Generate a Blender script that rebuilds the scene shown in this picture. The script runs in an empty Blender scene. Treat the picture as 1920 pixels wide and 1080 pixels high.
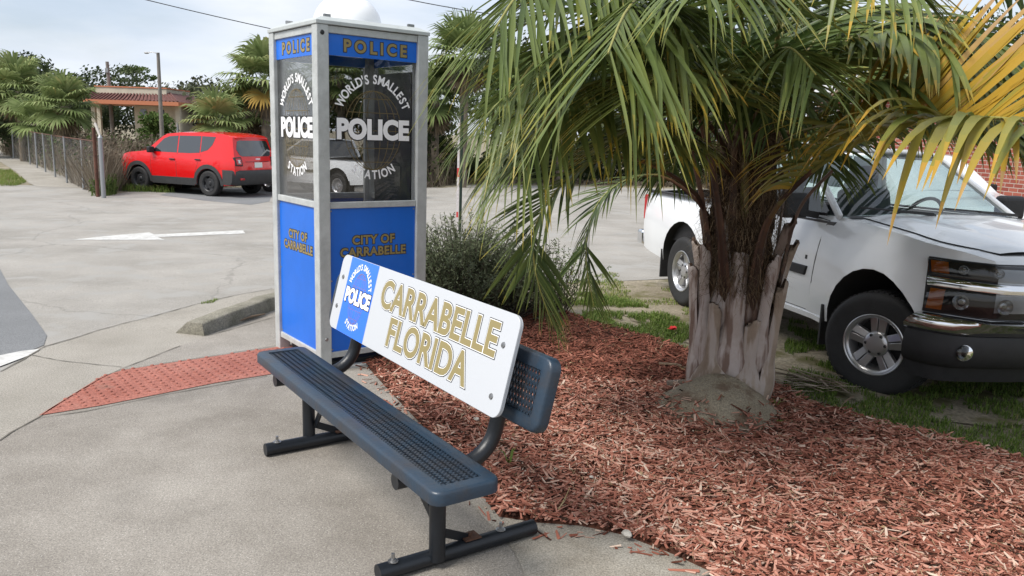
import bpy, bmesh, math, random
from math import sin, cos, pi, radians, sqrt, atan2
from mathutils import Vector, Matrix, noise
R = random.Random(7)
SC = bpy.context.scene
COL = SC.collection

# ------------------------------------------------------------------ camera
F, PITCH, ROLL, EYE = 1500.0, .1884, .0331, 1.6
fw = Vector((0, cos(PITCH), -sin(PITCH))); up = Vector((0, sin(PITCH), cos(PITCH))); rt = Vector((1, 0, 0))
RT = rt*cos(ROLL)+up*sin(ROLL); UP = -rt*sin(ROLL)+up*cos(ROLL)
cam = bpy.data.cameras.new('camera'); co = bpy.data.objects.new('camera', cam); COL.objects.link(co)
m = Matrix((RT, UP, -fw)).transposed().to_4x4(); m.translation = Vector((0, 0, EYE)); co.matrix_world = m
cam.sensor_width = 36; cam.lens = F/1920*36; cam.clip_end = 3000; cam.clip_start = .05
SC.camera = co
def gz(x, y):
    if y < 6: return 0.0
    if y < 20: return -.30*(y-6)/14
    return -.30
def ray(px, py):
    return RT*((px-960)/F) - UP*((py-540)/F) + fw
def at(px, py, lift=0.0):                 # point of the ground seen at a place of the photograph
    d = ray(px, py); z = 0.0
    for i in range(30):
        t = (z+lift-EYE)/d.z; p = d*t; z = gz(p.x, p.y)
    return Vector((p.x, p.y, z))
def atd(px, py, dist):                    # point at a distance straight ahead
    d = ray(px, py); t = dist/d.y
    return Vector((d.x*t, dist, EYE+d.z*t))

# ------------------------------------------------------------------ helpers
def tag(o, label=None, cat=None, group=None, kind=None):
    if label: o['label'] = label
    if cat: o['category'] = cat
    if group: o['group'] = group
    if kind: o['kind'] = kind
    return o
def empty(name, loc=(0, 0, 0), rz=0, label=None, cat=None, group=None):
    o = bpy.data.objects.new(name, None); COL.objects.link(o)
    o.location = loc; o.rotation_euler = (0, 0, rz); o.empty_display_size = .1
    return tag(o, label, cat, group)
def link(name, me, mats=None, parent=None, smooth=None):
    if mats is not None:
        if not isinstance(mats, (list, tuple)): mats = [mats]
        for mm in mats: me.materials.append(mm)
    if smooth is not None:
        me.shade_smooth()
        if smooth: me.set_sharp_from_angle(angle=radians(smooth))
    o = bpy.data.objects.new(name, me); COL.objects.link(o)
    if parent: o.parent = parent
    return o
class MB:
    """collects simple shapes into one mesh"""
    def __init__(s): s.v = []; s.f = []; s.mi = []; s.c = []
    def add(s, vs, fs, mi=0, c=None):
        b = len(s.v); s.v += [tuple(v) for v in vs]
        for f in fs:
            s.f.append(tuple(b+i for i in f)); s.mi.append(mi); s.c.append(c if c is not None else 0.5)
    def box(s, c, d, mi=0, rz=0, M=None, col=None):
        x, y, z = d[0]/2, d[1]/2, d[2]/2
        vs = [Vector((i*x, j*y, k*z)) for i in (-1, 1) for j in (-1, 1) for k in (-1, 1)]
        if M is not None: vs = [M @ v for v in vs]
        elif rz: vs = [Matrix.Rotation(rz, 3, 'Z') @ v for v in vs]
        vs = [v+Vector(c) for v in vs]
        s.add(vs, [(0,1,3,2),(4,6,7,5),(0,4,5,1),(2,3,7,6),(0,2,6,4),(1,5,7,3)], mi, col)
    def bar(s, a, b, w, t=None, upv=(0, 0, 1), mi=0, col=None):
        a = Vector(a); b = Vector(b); t = t or w; d = (b-a)
        if d.length < 1e-9: return
        d.normalize(); u = Vector(upv)
        if abs(d.dot(u)) > .99: u = Vector((1, 0, 0))
        sd = d.cross(u).normalized(); u = sd.cross(d)
        vs = [p+sd*i*w/2+u*j*t/2 for p in (a, b) for i, j in ((-1,-1),(1,-1),(1,1),(-1,1))]
        s.add(vs, [(0,1,5,4),(1,2,6,5),(2,3,7,6),(3,0,4,7),(3,2,1,0),(4,5,6,7)], mi, col)
    def tube(s, pts, r, n=12, mi=0, caps=True, col=None):
        pts = [Vector(p) for p in pts]; N = len(pts)
        rs = r if isinstance(r, (list, tuple)) else [r]*N
        u = None; vs = []
        for i, p in enumerate(pts):
            d = (pts[min(i+1, N-1)]-pts[max(i-1, 0)]).normalized()
            if u is None:
                u = Vector((0, 0, 1)) if abs(d.z) < .9 else Vector((1, 0, 0))
            sd = d.cross(u).normalized(); u = sd.cross(d).normalized()
            for k in range(n):
                a = 2*pi*k/n; vs.append(p+(sd*cos(a)+u*sin(a))*rs[i])
        fs = [(i*n+k, i*n+(k+1) % n, (i+1)*n+(k+1) % n, (i+1)*n+k) for i in range(N-1) for k in range(n)]
        if caps: fs += [tuple(range(n-1, -1, -1)), tuple((N-1)*n+k for k in range(n))]
        s.add(vs, fs, mi, col)
    def lathe(s, prof, c=(0, 0, 0), n=32, M=None, mi=0):
        """prof: (r,z) list, around z"""
        vs = []
        for r, z in prof:
            for k in range(n):
                a = 2*pi*k/n; v = Vector((r*cos(a), r*sin(a), z))
                if M is not None: v = M @ v
                vs.append(v+Vector(c))
        fs = [(i*n+k, i*n+(k+1) % n, (i+1)*n+(k+1) % n, (i+1)*n+k) for i in range(len(prof)-1) for k in range(n)]
        s.add(vs, fs, mi)
    def prism(s, poly, z0, z1, mi=0, M=None):
        n = len(poly); vs = [Vector((x, y, z)) for z in (z0, z1) for x, y in poly]
        if M is not None: vs = [M @ v for v in vs]
        s.add(vs, [tuple(range(n-1, -1, -1)), tuple(range(n, 2*n))]+[(i, (i+1) % n, n+(i+1) % n, n+i) for i in range(n)], mi)
    def mesh(s, name, colors=False):
        me = bpy.data.meshes.new(name); me.from_pydata(s.v, [], s.f); me.update()
        me.polygons.foreach_set('material_index', s.mi)
        if colors:
            a = me.attributes.new('rnd', 'FLOAT', 'FACE'); a.data.foreach_set('value', s.c)
        return me
    def build(s, name, mats, parent=None, smooth=None, colors=False):
        return link(name, s.mesh(name, colors), mats, parent, smooth)
def bevel(o, w, seg=2, ang=40):
    md = o.modifiers.new('bevel', 'BEVEL'); md.width = w; md.segments = seg; md.limit_method = 'ANGLE'; md.angle_limit = radians(ang); md.harden_normals = False
    return o
def realize(o):
    dg = bpy.context.evaluated_depsgraph_get(); me = bpy.data.meshes.new_from_object(o.evaluated_get(dg))
    for md in list(o.modifiers): o.modifiers.remove(md)
    o.data = me
    return o

# ------------------------------------------------------------------ materials
def S(r, g, b):                           # sRGB 0-255 to linear
    f = lambda c: (c/255/12.92) if c/255 <= .04045 else ((c/255+.055)/1.055)**2.4
    return (f(r), f(g), f(b), 1)
def mat(name, col, rough=.6, metal=0, noise_s=0, noise_a=.0, bump=0, bump_s=200, spec=.5, coat=0, col2=None, contrast=(.35, .65), rand=None, trans=0, detail=6):
    M = bpy.data.materials.new(name); M.use_nodes = True; nt = M.node_tree; N = nt.nodes; L = nt.links
    b = N['Principled BSDF']; b.inputs['Base Color'].default_value = col if len(col) == 4 else (*col, 1)
    b.inputs['Roughness'].default_value = rough; b.inputs['Metallic'].default_value = metal
    b.inputs['Specular IOR Level'].default_value = spec; b.inputs['Coat Weight'].default_value = coat
    tc = N.new('ShaderNodeTexCoord')
    if noise_s:
        nz = N.new('ShaderNodeTexNoise'); nz.inputs['Scale'].default_value = noise_s; nz.inputs['Detail'].default_value = detail
        nz.inputs['Roughness'].default_value = .65
        L.new(tc.outputs['Object'], nz.inputs['Vector'])
        r = N.new('ShaderNodeValToRGB'); r.color_ramp.elements[0].position, r.color_ramp.elements[1].position = contrast
        c1 = tuple(col[:3]); c2 = col2[:3] if col2 else tuple(c*(1-noise_a) for c in c1)
        r.color_ramp.elements[0].color = (*c2, 1); r.color_ramp.elements[1].color = (*c1, 1)
        L.new(nz.outputs['Fac'], r.inputs['Fac']); L.new(r.outputs['Color'], b.inputs['Base Color'])
    if rand:                               # colours by the per-piece number 'rnd'
        at_ = N.new('ShaderNodeAttribute'); at_.attribute_name = 'rnd'
        r = N.new('ShaderNodeValToRGB'); e = r.color_ramp.elements
        while len(e) < len(rand): e.new(.5)
        for i, c in enumerate(rand):
            e[i].position = i/(len(rand)-1); e[i].color = c if len(c) == 4 else (*c, 1)
        L.new(at_.outputs['Fac'], r.inputs['Fac']); L.new(r.outputs['Color'], b.inputs['Base Color'])
    if bump:
        nb = N.new('ShaderNodeTexNoise'); nb.inputs['Scale'].default_value = bump_s; nb.inputs['Detail'].default_value = 5
        L.new(tc.outputs['Object'], nb.inputs['Vector'])
        bp = N.new('ShaderNodeBump'); bp.inputs['Strength'].default_value = bump; bp.inputs['Distance'].default_value = .01
        L.new(nb.outputs['Fac'], bp.inputs['Height']); L.new(bp.outputs['Normal'], b.inputs['Normal'])
    if trans:                              # thin leaf: some light passes through
        out = N['Material Output']; t = N.new('ShaderNodeBsdfTranslucent'); mx = N.new('ShaderNodeMixShader'); mx.inputs['Fac'].default_value = trans
        src = b.inputs['Base Color'].links
        if src: L.new(src[0].from_socket, t.inputs['Color'])
        else: t.inputs['Color'].default_value = b.inputs['Base Color'].default_value
        L.new(b.outputs[0], mx.inputs[1]); L.new(t.outputs[0], mx.inputs[2]); L.new(mx.outputs[0], out.inputs['Surface'])
    return M
def glass_mat(name, tint, rough=.02, refl=.5):
    M = bpy.data.materials.new(name); M.use_nodes = True; nt = M.node_tree; N = nt.nodes; L = nt.links
    N.remove(N['Principled BSDF'])
    t = N.new('ShaderNodeBsdfTransparent'); t.inputs['Color'].default_value = (*tint, 1)
    g = N.new('ShaderNodeBsdfGlossy'); g.inputs['Roughness'].default_value = rough; g.inputs['Color'].default_value = (1, 1, 1, 1)
    fr = N.new('ShaderNodeFresnel'); fr.inputs['IOR'].default_value = 1.5
    mx = N.new('ShaderNodeMixShader'); ad = N.new('ShaderNodeMath'); ad.operation = 'MULTIPLY'; ad.inputs[1].default_value = refl*2
    L.new(fr.outputs[0], ad.inputs[0]); L.new(ad.outputs[0], mx.inputs['Fac'])
    L.new(t.outputs[0], mx.inputs[1]); L.new(g.outputs[0], mx.inputs[2]); L.new(mx.outputs[0], N['Material Output'].inputs['Surface'])
    return M
ALU = mat('weathered_aluminium', (.52, .54, .53), .5, .15, 9, .22, .25, 90)
BLUE = mat('blue_sign_panel', S(8, 106, 214), .42, 0, 2.2, .14, .05, 300, coat=.15)
WHITE = mat('white_plastic', (.78, .79, .80), .35)
BLACKP = mat('black_vinyl', (.012, .012, .014), .45)
GOLD = mat('gold_vinyl', (.28, .215, .085), .45)
FAINTGOLD = mat('faint_gold', (.13, .095, .035), .6)
WVINYL = mat('white_vinyl', (.88, .88, .88), .45)
CHROME = mat('chrome', (.75, .76, .78), .08, 1)
STEEL = mat('zinc_steel', (.42, .42, .42), .35, .9, 60, .4)
RUBBER = mat('tyre_rubber', (.022, .022, .023), .75, 0, 14, .3, .3, 150)
BLKPL = mat('black_plastic', (.02, .02, .022), .6, 0, 20, .3, .15, 300)
DARKIN = mat('dark_interior', (.02, .02, .02), .8)

# ------------------------------------------------------------------ lettering
def text_data(s, size, weight=0.0, spacing=1.0, squash=1.0):
    cu = bpy.data.curves.new('t', 'FONT'); cu.body = s; cu.size = size; cu.offset = weight; cu.space_character = spacing
    cu.align_x = 'CENTER'; cu.align_y = 'CENTER'; cu.resolution_u = 4
    o = bpy.data.objects.new('t', cu); COL.objects.link(o)
    dg = bpy.context.evaluated_depsgraph_get(); dg.update()
    me = bpy.data.meshes.new_from_object(o.evaluated_get(dg))
    vs = [(v.co.x*squash, v.co.y, 0) for v in me.vertices]; fs = [tuple(p.vertices) for p in me.polygons]
    bpy.data.objects.remove(o); bpy.data.curves.remove(cu); bpy.data.meshes.remove(me)
    return vs, fs
def text_on(mb, s, size, M, lift, weight=0.0, mi=0, spacing=1.0, squash=1.0, xy=(0, 0), rot=0):
    """M maps (x right, y up, z out) to the parent's space"""
    vs, fs = text_data(s, size, weight, spacing, squash)
    c, sn = cos(rot), sin(rot)
    mb.add([M @ Vector((x*c-y*sn+xy[0], x*sn+y*c+xy[1], lift)) for x, y, z in vs], fs, mi)
def word_outline(mb, s, size, M, xy, w_in, w_out, l0=.0008, spacing=1.0, squash=1.0, mi_in=0, mi_out=1, w_mid=None, mi_mid=None):
    text_on(mb, s, size, M, l0, w_out, mi_out, spacing, squash, xy)
    if w_mid is not None: text_on(mb, s, size, M, l0+.0006, w_mid, mi_mid, spacing, squash, xy)
    text_on(mb, s, size, M, l0+.0012, w_in, mi_in, spacing, squash, xy)
def arc_text(mb, s, size, M, c, rx, ry, a0, a1, l, weight, mi, up_out=True, squash=1.0):
    n = len(s)
    wid = {'I': .45, "'": .35, ' ': .5, 'M': 1.2, 'W': 1.35, 'L': .8, 'E': .85, 'S': .9, 'T': .85}
    ws = [wid.get(ch, 1.0) for ch in s]; tot = sum(ws); acc = 0
    for ch, w in zip(s, ws):
        t = (acc+w/2)/tot; acc += w; a = a0+(a1-a0)*t
        if ch == ' ': continue
        x = c[0]+rx*cos(a); y = c[1]+ry*sin(a)
        tx, ty = -rx*sin(a), ry*cos(a)
        rot = atan2(ty, tx) + (pi if up_out else 0)
        text_on(mb, ch, size, M, l, weight, mi, 1, squash, (x, y), rot)
def ell_ring(mb, M, c, rx, ry, w, l, mi, n=48, a0=0, a1=2*pi):
    vs = []
    for i in range(n+1):
        a = a0+(a1-a0)*i/n
        for q in (-w/2, w/2): vs.append(M @ Vector((c[0]+(rx+q)*cos(a), c[1]+(ry+q)*sin(a), l)))
    mb.add(vs, [(2*i, 2*i+1, 2*i+3, 2*i+2) for i in range(n)], mi)
def globe(mb, M, c, rx, ry, w, l, mi):
    ell_ring(mb, M, c, rx, ry, w, l, mi)
    for k in (.25, .55, .8): ell_ring(mb, M, c, rx*k, ry, w, l+.0001*k, mi)
    for h in (-.8, -.45, 0, .45, .8):
        x = rx*sqrt(1-h*h); y = c[1]+ry*h
        mb.add([M @ Vector(p) for p in ((c[0]-x, y-w/2, l+.0002), (c[0]+x, y-w/2, l+.0002), (c[0]+x, y+w/2, l+.0002), (c[0]-x, y+w/2, l+.0002))], [(0, 1, 2, 3)], mi)

# ------------------------------------------------------------------ world and sun
W = bpy.data.worlds.new('World'); SC.world = W; W.use_nodes = True
nt = W.node_tree; N = nt.nodes; L = nt.links; bg = N['Background']
SUN_EL, SUN_AZ = radians(52), radians(-125)     # azimuth from +Y towards +X
sky = N.new('ShaderNodeTexSky'); sky.sky_type = 'NISHITA'; sky.sun_disc = False; sky.sun_elevation = SUN_EL; sky.sun_rotation = SUN_AZ
sky.air_density = 1; sky.dust_density = 2.5; sky.ozone_density = 1
tc = N.new('ShaderNodeTexCoord'); mp = N.new('ShaderNodeMapping'); mp.inputs['Scale'].default_value = (1.2, 1.2, 4.5)
nz = N.new('ShaderNodeTexNoise'); nz.inputs['Scale'].default_value = 2.2; nz.inputs['Detail'].default_value = 7; nz.inputs['Roughness'].default_value = .55
L.new(tc.outputs['Generated'], mp.inputs['Vector']); L.new(mp.outputs[0], nz.inputs['Vector'])
cr = N.new('ShaderNodeValToRGB'); cr.color_ramp.elements[0].position = .33; cr.color_ramp.elements[1].position = .62
cr.color_ramp.elements[0].color = (.50, .50, .50, 1); cr.color_ramp.elements[1].color = (.97, .97, .97, 1)
L.new(nz.outputs['Fac'], cr.inputs['Fac'])
nz2 = N.new('ShaderNodeTexNoise'); nz2.inputs['Scale'].default_value = 3.1; nz2.inputs['Detail'].default_value = 6
L.new(mp.outputs[0], nz2.inputs['Vector'])
cc = N.new('ShaderNodeValToRGB'); cc.color_ramp.elements[0].position = .3; cc.color_ramp.elements[1].position = .7
cc.color_ramp.elements[0].color = (4.9, 5.55, 6.6, 1); cc.color_ramp.elements[1].color = (6.9, 7.05, 7.3, 1)
L.new(nz2.outputs['Fac'], cc.inputs['Fac'])
mx = N.new('ShaderNodeMix'); mx.data_type = 'RGBA'
L.new(cr.outputs['Color'], mx.inputs['Factor']); L.new(sky.outputs[0], mx.inputs['A']); L.new(cc.outputs['Color'], mx.inputs['B'])
L.new(mx.outputs['Result'], bg.inputs['Color']); bg.inputs['Strength'].default_value = .09
sl = bpy.data.lights.new('sun', 'SUN'); sl.energy = 2.6; sl.angle = radians(24); sl.color = (1, .96, .9)
so = bpy.data.objects.new('sun', sl); COL.objects.link(so)
sd = Vector((sin(SUN_AZ)*cos(SUN_EL), cos(SUN_AZ)*cos(SUN_EL), sin(SUN_EL)))
so.rotation_euler = sd.to_track_quat('Z', 'Y').to_euler()
SC.view_settings.view_transform = 'Standard'; SC.view_settings.look = 'None'; SC.view_settings.gamma = 1; SC.view_settings.exposure = .78
# ================================================================== SETTING
def sheet(name, poly, lift, material, cuts=(6, 20), thick=0, jag=0, parent=None, kind='structure'):
    """flat sheet following the ground; poly is a list of (x, y)"""
    if jag:
        q = []
        for i, (x, y) in enumerate(poly):
            x2, y2 = poly[(i+1) % len(poly)]; n = max(1, int(sqrt((x2-x)**2+(y2-y)**2)/.12)); n = min(n, 60)
            for k in range(n):
                t = k/n; q.append((x+(x2-x)*t+(R.uniform(-jag, jag) if k else 0), y+(y2-y)*t+(R.uniform(-jag, jag) if k else 0)))
        poly = q
    bm = bmesh.new(); f = bm.faces.new([bm.verts.new((x, y, 0)) for x, y in poly])
    for c in cuts:
        bmesh.ops.bisect_plane(bm, geom=bm.verts[:]+bm.edges[:]+bm.faces[:], plane_co=(0, c, 0), plane_no=(0, 1, 0))
    for v in bm.verts: v.co.z = gz(v.co.x, v.co.y)+lift
    bmesh.ops.triangulate(bm, faces=[f for f in bm.faces if len(f.verts) > 4])
    bmesh.ops.recalc_face_normals(bm, faces=bm.faces[:])
    if bm.faces[:] and sum(f.normal.z for f in bm.faces) < 0: bmesh.ops.reverse_faces(bm, faces=bm.faces[:])
    me = bpy.data.meshes.new(name); bm.to_mesh(me); bm.free()
    return tag(link(name, me, material, parent), kind=kind)
def pix(*pts): return [tuple(at(*p)[:2]) for p in pts]

def ground_mat(name, cols, s1, s2, bump=.4, bs=60, rough=.9, speck=None, crack=False, stain=None):
    """two noises mixed: large patches and fine grain, optional light specks and dark stains"""
    M = bpy.data.materials.new(name); M.use_nodes = True; nt = M.node_tree; N = nt.nodes; L = nt.links; b = N['Principled BSDF']
    b.inputs['Roughness'].default_value = rough; b.inputs['Specular IOR Level'].default_value = .25
    tc = N.new('ShaderNodeTexCoord')
    def nz(sc, det=8, ro=.6):
        n = N.new('ShaderNodeTexNoise'); n.inputs['Scale'].default_value = sc; n.inputs['Detail'].default_value = det; n.inputs['Roughness'].default_value = ro
        L.new(tc.outputs['Object'], n.inputs['Vector']); return n
    def ramp(src, p0, p1, c0, c1):
        r = N.new('ShaderNodeValToRGB'); r.color_ramp.elements[0].position = p0; r.color_ramp.elements[1].position = p1
        r.color_ramp.elements[0].color = (*c0[:3], 1); r.color_ramp.elements[1].color = (*c1[:3], 1); L.new(src, r.inputs['Fac']); return r
    def mixc(f, a, bb, mode='MIX'):
        m = N.new('ShaderNodeMix'); m.data_type = 'RGBA'; m.blend_type = mode
        if isinstance(f, float): m.inputs['Factor'].default_value = f
        else: L.new(f, m.inputs['Factor'])
        for s, v in (('A', a), ('B', bb)):
            if isinstance(v, tuple): m.inputs[s].default_value = (*v[:3], 1)
            else: L.new(v, m.inputs[s])
        return m.outputs['Result']
    big = ramp(nz(s1).outputs['Fac'], .35, .65, cols[0], cols[1]).outputs['Color']
    fine = ramp(nz(s2, 4, .7).outputs['Fac'], .3, .7, (.50,)*3, (1.38,)*3).outputs['Color']
    c = mixc(1.0, big, fine, 'MULTIPLY')
    if len(cols) > 2:
        m = ramp(nz(s1*2.7, 6).outputs['Fac'], .52, .62, (0,)*3, (1,)*3).outputs['Color']
        c = mixc(m, c, cols[2])
    if stain:
        m = ramp(nz(stain[1], 5, .6).outputs['Fac'], stain[2], stain[2]+.12, (0,)*3, (stain[3],)*3).outputs['Color']
        c = mixc(m, c, stain[0])
    if speck:
        v = N.new('ShaderNodeTexVoronoi'); v.inputs['Scale'].default_value = speck[1]; L.new(tc.outputs['Object'], v.inputs['Vector'])
        m = ramp(v.outputs['Distance'], speck[2], speck[2]+.04, (1,)*3, (0,)*3).outputs['Color']
        c = mixc(m, c, speck[0])
    if crack:
        v = N.new('ShaderNodeTexVoronoi'); v.feature = 'DISTANCE_TO_EDGE'; v.inputs['Scale'].default_value = .35
        w = nz(1.5, 6); a = N.new('ShaderNodeMix'); a.data_type = 'VECTOR'; a.inputs['Factor'].default_value = .35
        L.new(tc.outputs['Object'], a.inputs['A']); L.new(w.outputs['Color'], a.inputs['B']); L.new(a.outputs['Result'], v.inputs['Vector'])
        m = ramp(v.outputs['Distance'], .0, .004, (.38,)*3, (0,)*3).outputs['Color']
        c = mixc(m, c, (.10, .095, .085))
    L.new(c, b.inputs['Base Color'])
    bp = N.new('ShaderNodeBump'); bp.inputs['Strength'].default_value = bump; bp.inputs['Distance'].default_value = .01
    L.new(nz(bs, 6, .7).outputs['Fac'], bp.inputs['Height']); L.new(bp.outputs['Normal'], b.inputs['Normal'])
    return M
SOIL = ground_mat('sandy_soil', [(.20, .17, .12), (.33, .29, .22), (.12, .11, .05)], .9, 45)
LOT = ground_mat('worn_lot_surface', [(.265, .25, .225), (.37, .35, .32), (.31, .30, .28)], .7, 130, .35, 220, speck=((.52, .50, .46), 110, .10), crack=True, stain=((.13, .12, .11), .55, .70, .5))
ASPH = ground_mat('dark_asphalt', [(.17, .175, .18), (.21, .215, .22)], .6, 160, .4, 240)
WALK = ground_mat('sidewalk_concrete', [(.205, .185, .16), (.33, .305, .27)], 1.1, 150, .3, 260, speck=((.55, .53, .49), 75, .10), stain=((.13, .12, .105), .8, .58, .40))
GUTTER = ground_mat('gutter_concrete', [(.27, .25, .215), (.36, .335, .295)], 1.0, 120, .4, 200, speck=((.5, .48, .44), 90, .10), stain=((.15, .14, .12), .8, .60, .5))
KERB = ground_mat('kerb_concrete', [(.17, .16, .12), (.30, .28, .23)], 4, 90, .6, 120)
MULCHB = ground_mat('mulch_base', [(.055, .022, .013), (.12, .045, .026)], 6, 90, .8, 50)
SAND = ground_mat('mound_sand', [(.20, .165, .115), (.29, .25, .185)], 3, 110, .7, 70, speck=((.5, .45, .38), 120, .08), stain=((.12, .07, .045), 7, .52, .7))
PSAND = ground_mat('pale_sand', [(.25, .225, .185), (.35, .325, .28)], 5, 130, .6, 80, speck=((.5, .46, .4), 120, .08), stain=((.15, .10, .07), 6, .6, .5))
PAINT = mat('road_paint', (.62, .62, .60), .7, 0, 12, .3, .1, 200, col2=(.40, .39, .37))
BRICKRED = ground_mat('tactile_red', [(.29, .105, .078), (.37, .15, .115)], 2.5, 80, .3, 150, stain=((.22, .13, .10), 5, .58, .6))

# ground: one sheet to the horizon
mb = MB()
xs = [-900, -60, -20, 0, 20, 60, 900]; ys = [-40, 6, 20, 60, 900]
for j, y in enumerate(ys):
    for x in xs: mb.v.append((x, y, gz(x, y)-.012))
nx = len(xs)
for j in range(len(ys)-1):
    for i in range(nx-1): mb.f.append((j*nx+i, j*nx+i+1, (j+1)*nx+i+1, (j+1)*nx+i)); mb.mi.append(0); mb.c.append(0)
tag(mb.build('ground', SOIL), kind='structure')
# parking lot and drive
far = pix((0, 347), (160, 349), (205, 357), (330, 360))
sheet('parking_lot', [(-30, -5), (-30, 19.5)]+[far[1], far[2], (-10.9, 21.0), (-10.7, 23.2), (-8.8, 25.0), (-7.6, 27.3), (-2.5, 28.5), (-1.5, 31), (9, 33), (16, 30), (16, 14), (5, 10.5), (2.2, 9.9), (.95, 9.3), (-.6, 9.0), (-1.8, 8.2), (-3, 5)], 0, LOT)
sheet('patched_asphalt', pix((600, 338), (520, 336), (505, 378), (470, 384), (380, 376), (300, 366), (345, 352), (500, 352))[::-1], .004, ASPH)
sheet('road', [(-30, -5), (-30, 14)]+pix((0, 505), (16, 535), (60, 590), (88, 630), (82, 648), (0, 682))+[(-3.9, 4.2), (-4.2, -5)], .004, ASPH)
sheet('lane_line', pix((0, 668), (40, 660), (76, 656), (66, 664), (0, 689))+[(-3.9, 4.6), (-4.2, 4.6)], .008, PAINT)
sheet('lane_arrow', pix((133, 450), (200, 443), (280, 436), (289, 440), (455, 432), (460, 438), (296, 445), (309, 450)), .004, PAINT, jag=.012)
# concrete of the gutter apron and the walk
edge = pix((0, 700), (45, 676), (85, 652), (140, 636), (191, 620), (235, 608), (280, 597), (330, 583), (373, 571), (440, 556), (510, 543))
sheet('gutter_apron', [(-3.6, -5)]+edge+[(-1.9, 8.4), (-1.2, 8.6), (-1.0, 6), (-1.2, -5)], .008, GUTTER)
jl = pix((0, 830), (20, 815), (73, 786), (125, 752), (191, 712), (231, 694), (290, 670), (338, 651), (385, 634))
mulch_edge = pix((690, 692), (735, 742), (790, 800), (850, 868), (905, 935), (930, 960), (945, 990), (1010, 1030), (1090, 1060), (1120, 1078))
sheet('sidewalk', [(-2.5, -5)]+jl+[(-2.15, 6.9), (-1.7, 6.9), (-1.1, 5.45)]+mulch_edge+[(1.0, 2.2), (2.5, 1.2), (3, -5)], .012, WALK)
# joints cut in the concrete (dark thin strips)
mb = MB()
def joint(pts, w, lift):
    pts = [Vector(p) for p in pts]
    q = []
    for i in range(len(pts)-1):
        n = max(1, int((pts[i+1]-pts[i]).length/.06))
        for k in range(n): q.append(pts[i].lerp(pts[i+1], k/n)+Vector((R.uniform(-.003, .003), R.uniform(-.003, .003), 0)))
    q.append(pts[-1]); vs = []
    for i, p in enumerate(q):
        d = (q[min(i+1, len(q)-1)]-q[max(i-1, 0)]); d.z = 0; d.normalize(); sdv = Vector((-d.y, d.x, 0))*w*.5*R.uniform(.5, 1.3)
        vs += [p+sdv+Vector((0, 0, lift)), p-sdv+Vector((0, 0, lift))]
    mb.add(vs, [(2*i, 2*i+1, 2*i+3, 2*i+2) for i in range(len(q)-1)])
joint([at(*p) for p in ((0, 700), (45, 676), (85, 652), (140, 636), (191, 620), (235, 608), (280, 597), (330, 583), (373, 571), (440, 556), (510, 543))], .013, .012)
joint([at(*p) for p in ((0, 831), (20, 816), (73, 787), (125, 753), (191, 713), (231, 694), (290, 671), (338, 652))], .009, .016)
joint([at(*p) for p in ((55, 668), (120, 680), (228, 691))], .007, .0125)
joint([at(*p) for p in ((73, 788), (160, 776), (311, 744), (500, 709))], .008, .0165)
joint([at(*p) for p in ((231, 697), (487, 657), (560, 645))], .007, .0165)
joint([at(*p) for p in ((377, 636), (430, 622), (520, 596))], .008, .0165)
tag(mb.build('pavement_joint', mat('joint_dirt', (.13, .118, .098), .95)), kind='structure')
# tactile paving with its domes
tp = pix((73, 784), (125, 751), (191, 710), (231, 698), (487, 659), (560, 648), (560, 696), (500, 707), (405, 722), (311, 741), (190, 765))
o = sheet('tactile_paving', tp, .016, BRICKRED)
mb = MB()
def inside(x, y, poly):
    c = False; n = len(poly)
    for i in range(n):
        x1, y1 = poly[i]; x2, y2 = poly[(i+1) % n]
        if (y1 > y) != (y2 > y) and x < (x2-x1)*(y-y1)/(y2-y1)+x1: c = not c
    return c
u = (Vector(tp[4])-Vector(tp[3])).normalized(); w = Vector((-u.y, u.x)); o0 = Vector(tp[3])
for i in range(-30, 40):
    for j in range(-40, 20):
        p = o0+u*i*.06+w*j*.06
        if inside(p.x, p.y, tp) and inside(p.x+.03, p.y-.03, tp):
            mb.lathe([(.0135, 0), (.012, .004), (.008, .006), (.0001, .0066)], (p.x, p.y, .016), 8)
me = mb.mesh('dome'); bm = bmesh.new(); bm.from_mesh(o.data); bm.from_mesh(me); bm.to_mesh(o.data); bm.free()
# kerb: curved raised concrete, ends at the ramp
kb = [at(*p) for p in ((365, 630), (420, 612), (470, 594), (512, 578))]
kb += [Vector((-1.75, 7.9, gz(0, 7.9))), Vector((-1.0, 8.9, gz(0, 8.9))), Vector((-.5, 9.1, gz(0, 9.1))), Vector((-.1, 9.15, gz(0, 9.15)))]
mb = MB(); vs = []; hts = [.105, .125, .13, .13, .13, .13, .13, .13]
def cm(P, t):
    n = len(P)-1; i = min(int(t*n), n-1); f = t*n-i
    p0, p1, p2, p3 = P[max(i-1, 0)], P[i], P[i+1], P[min(i+2, n)]
    return .5*((2*p1)+(p2-p0)*f+(2*p0-5*p1+4*p2-p3)*f*f+(3*p1-p0-3*p2+p3)*f**3)
ns = 40
for i in range(ns+1):
    p = cm(kb, i/ns); q = cm(kb, min(1, i/ns+.01))-cm(kb, max(0, i/ns-.01)); q.z = 0; q.normalize(); sdv = Vector((-q.y, q.x, 0))
    hh = hts[0]+(.13-hts[0])*min(1, i/6); wv = .16
    for (a, z) in ((-.09, -.02), (-.075, hh-.012), (-.06, hh), (.06, hh), (.085, hh-.02), (.17, .010)):
        vs.append(p+sdv*(a+R.uniform(-.002, .002))+Vector((0, 0, z+R.uniform(-.0015, .0015))))
mb.add(vs, [(i*6+k, i*6+k+1, (i+1)*6+k+1, (i+1)*6+k) for i in range(ns) for k in range(5)]+[(0, 1, 2, 3, 4, 5)])
tag(mb.build('kerb', KERB, None, 50), kind='structure')
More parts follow.
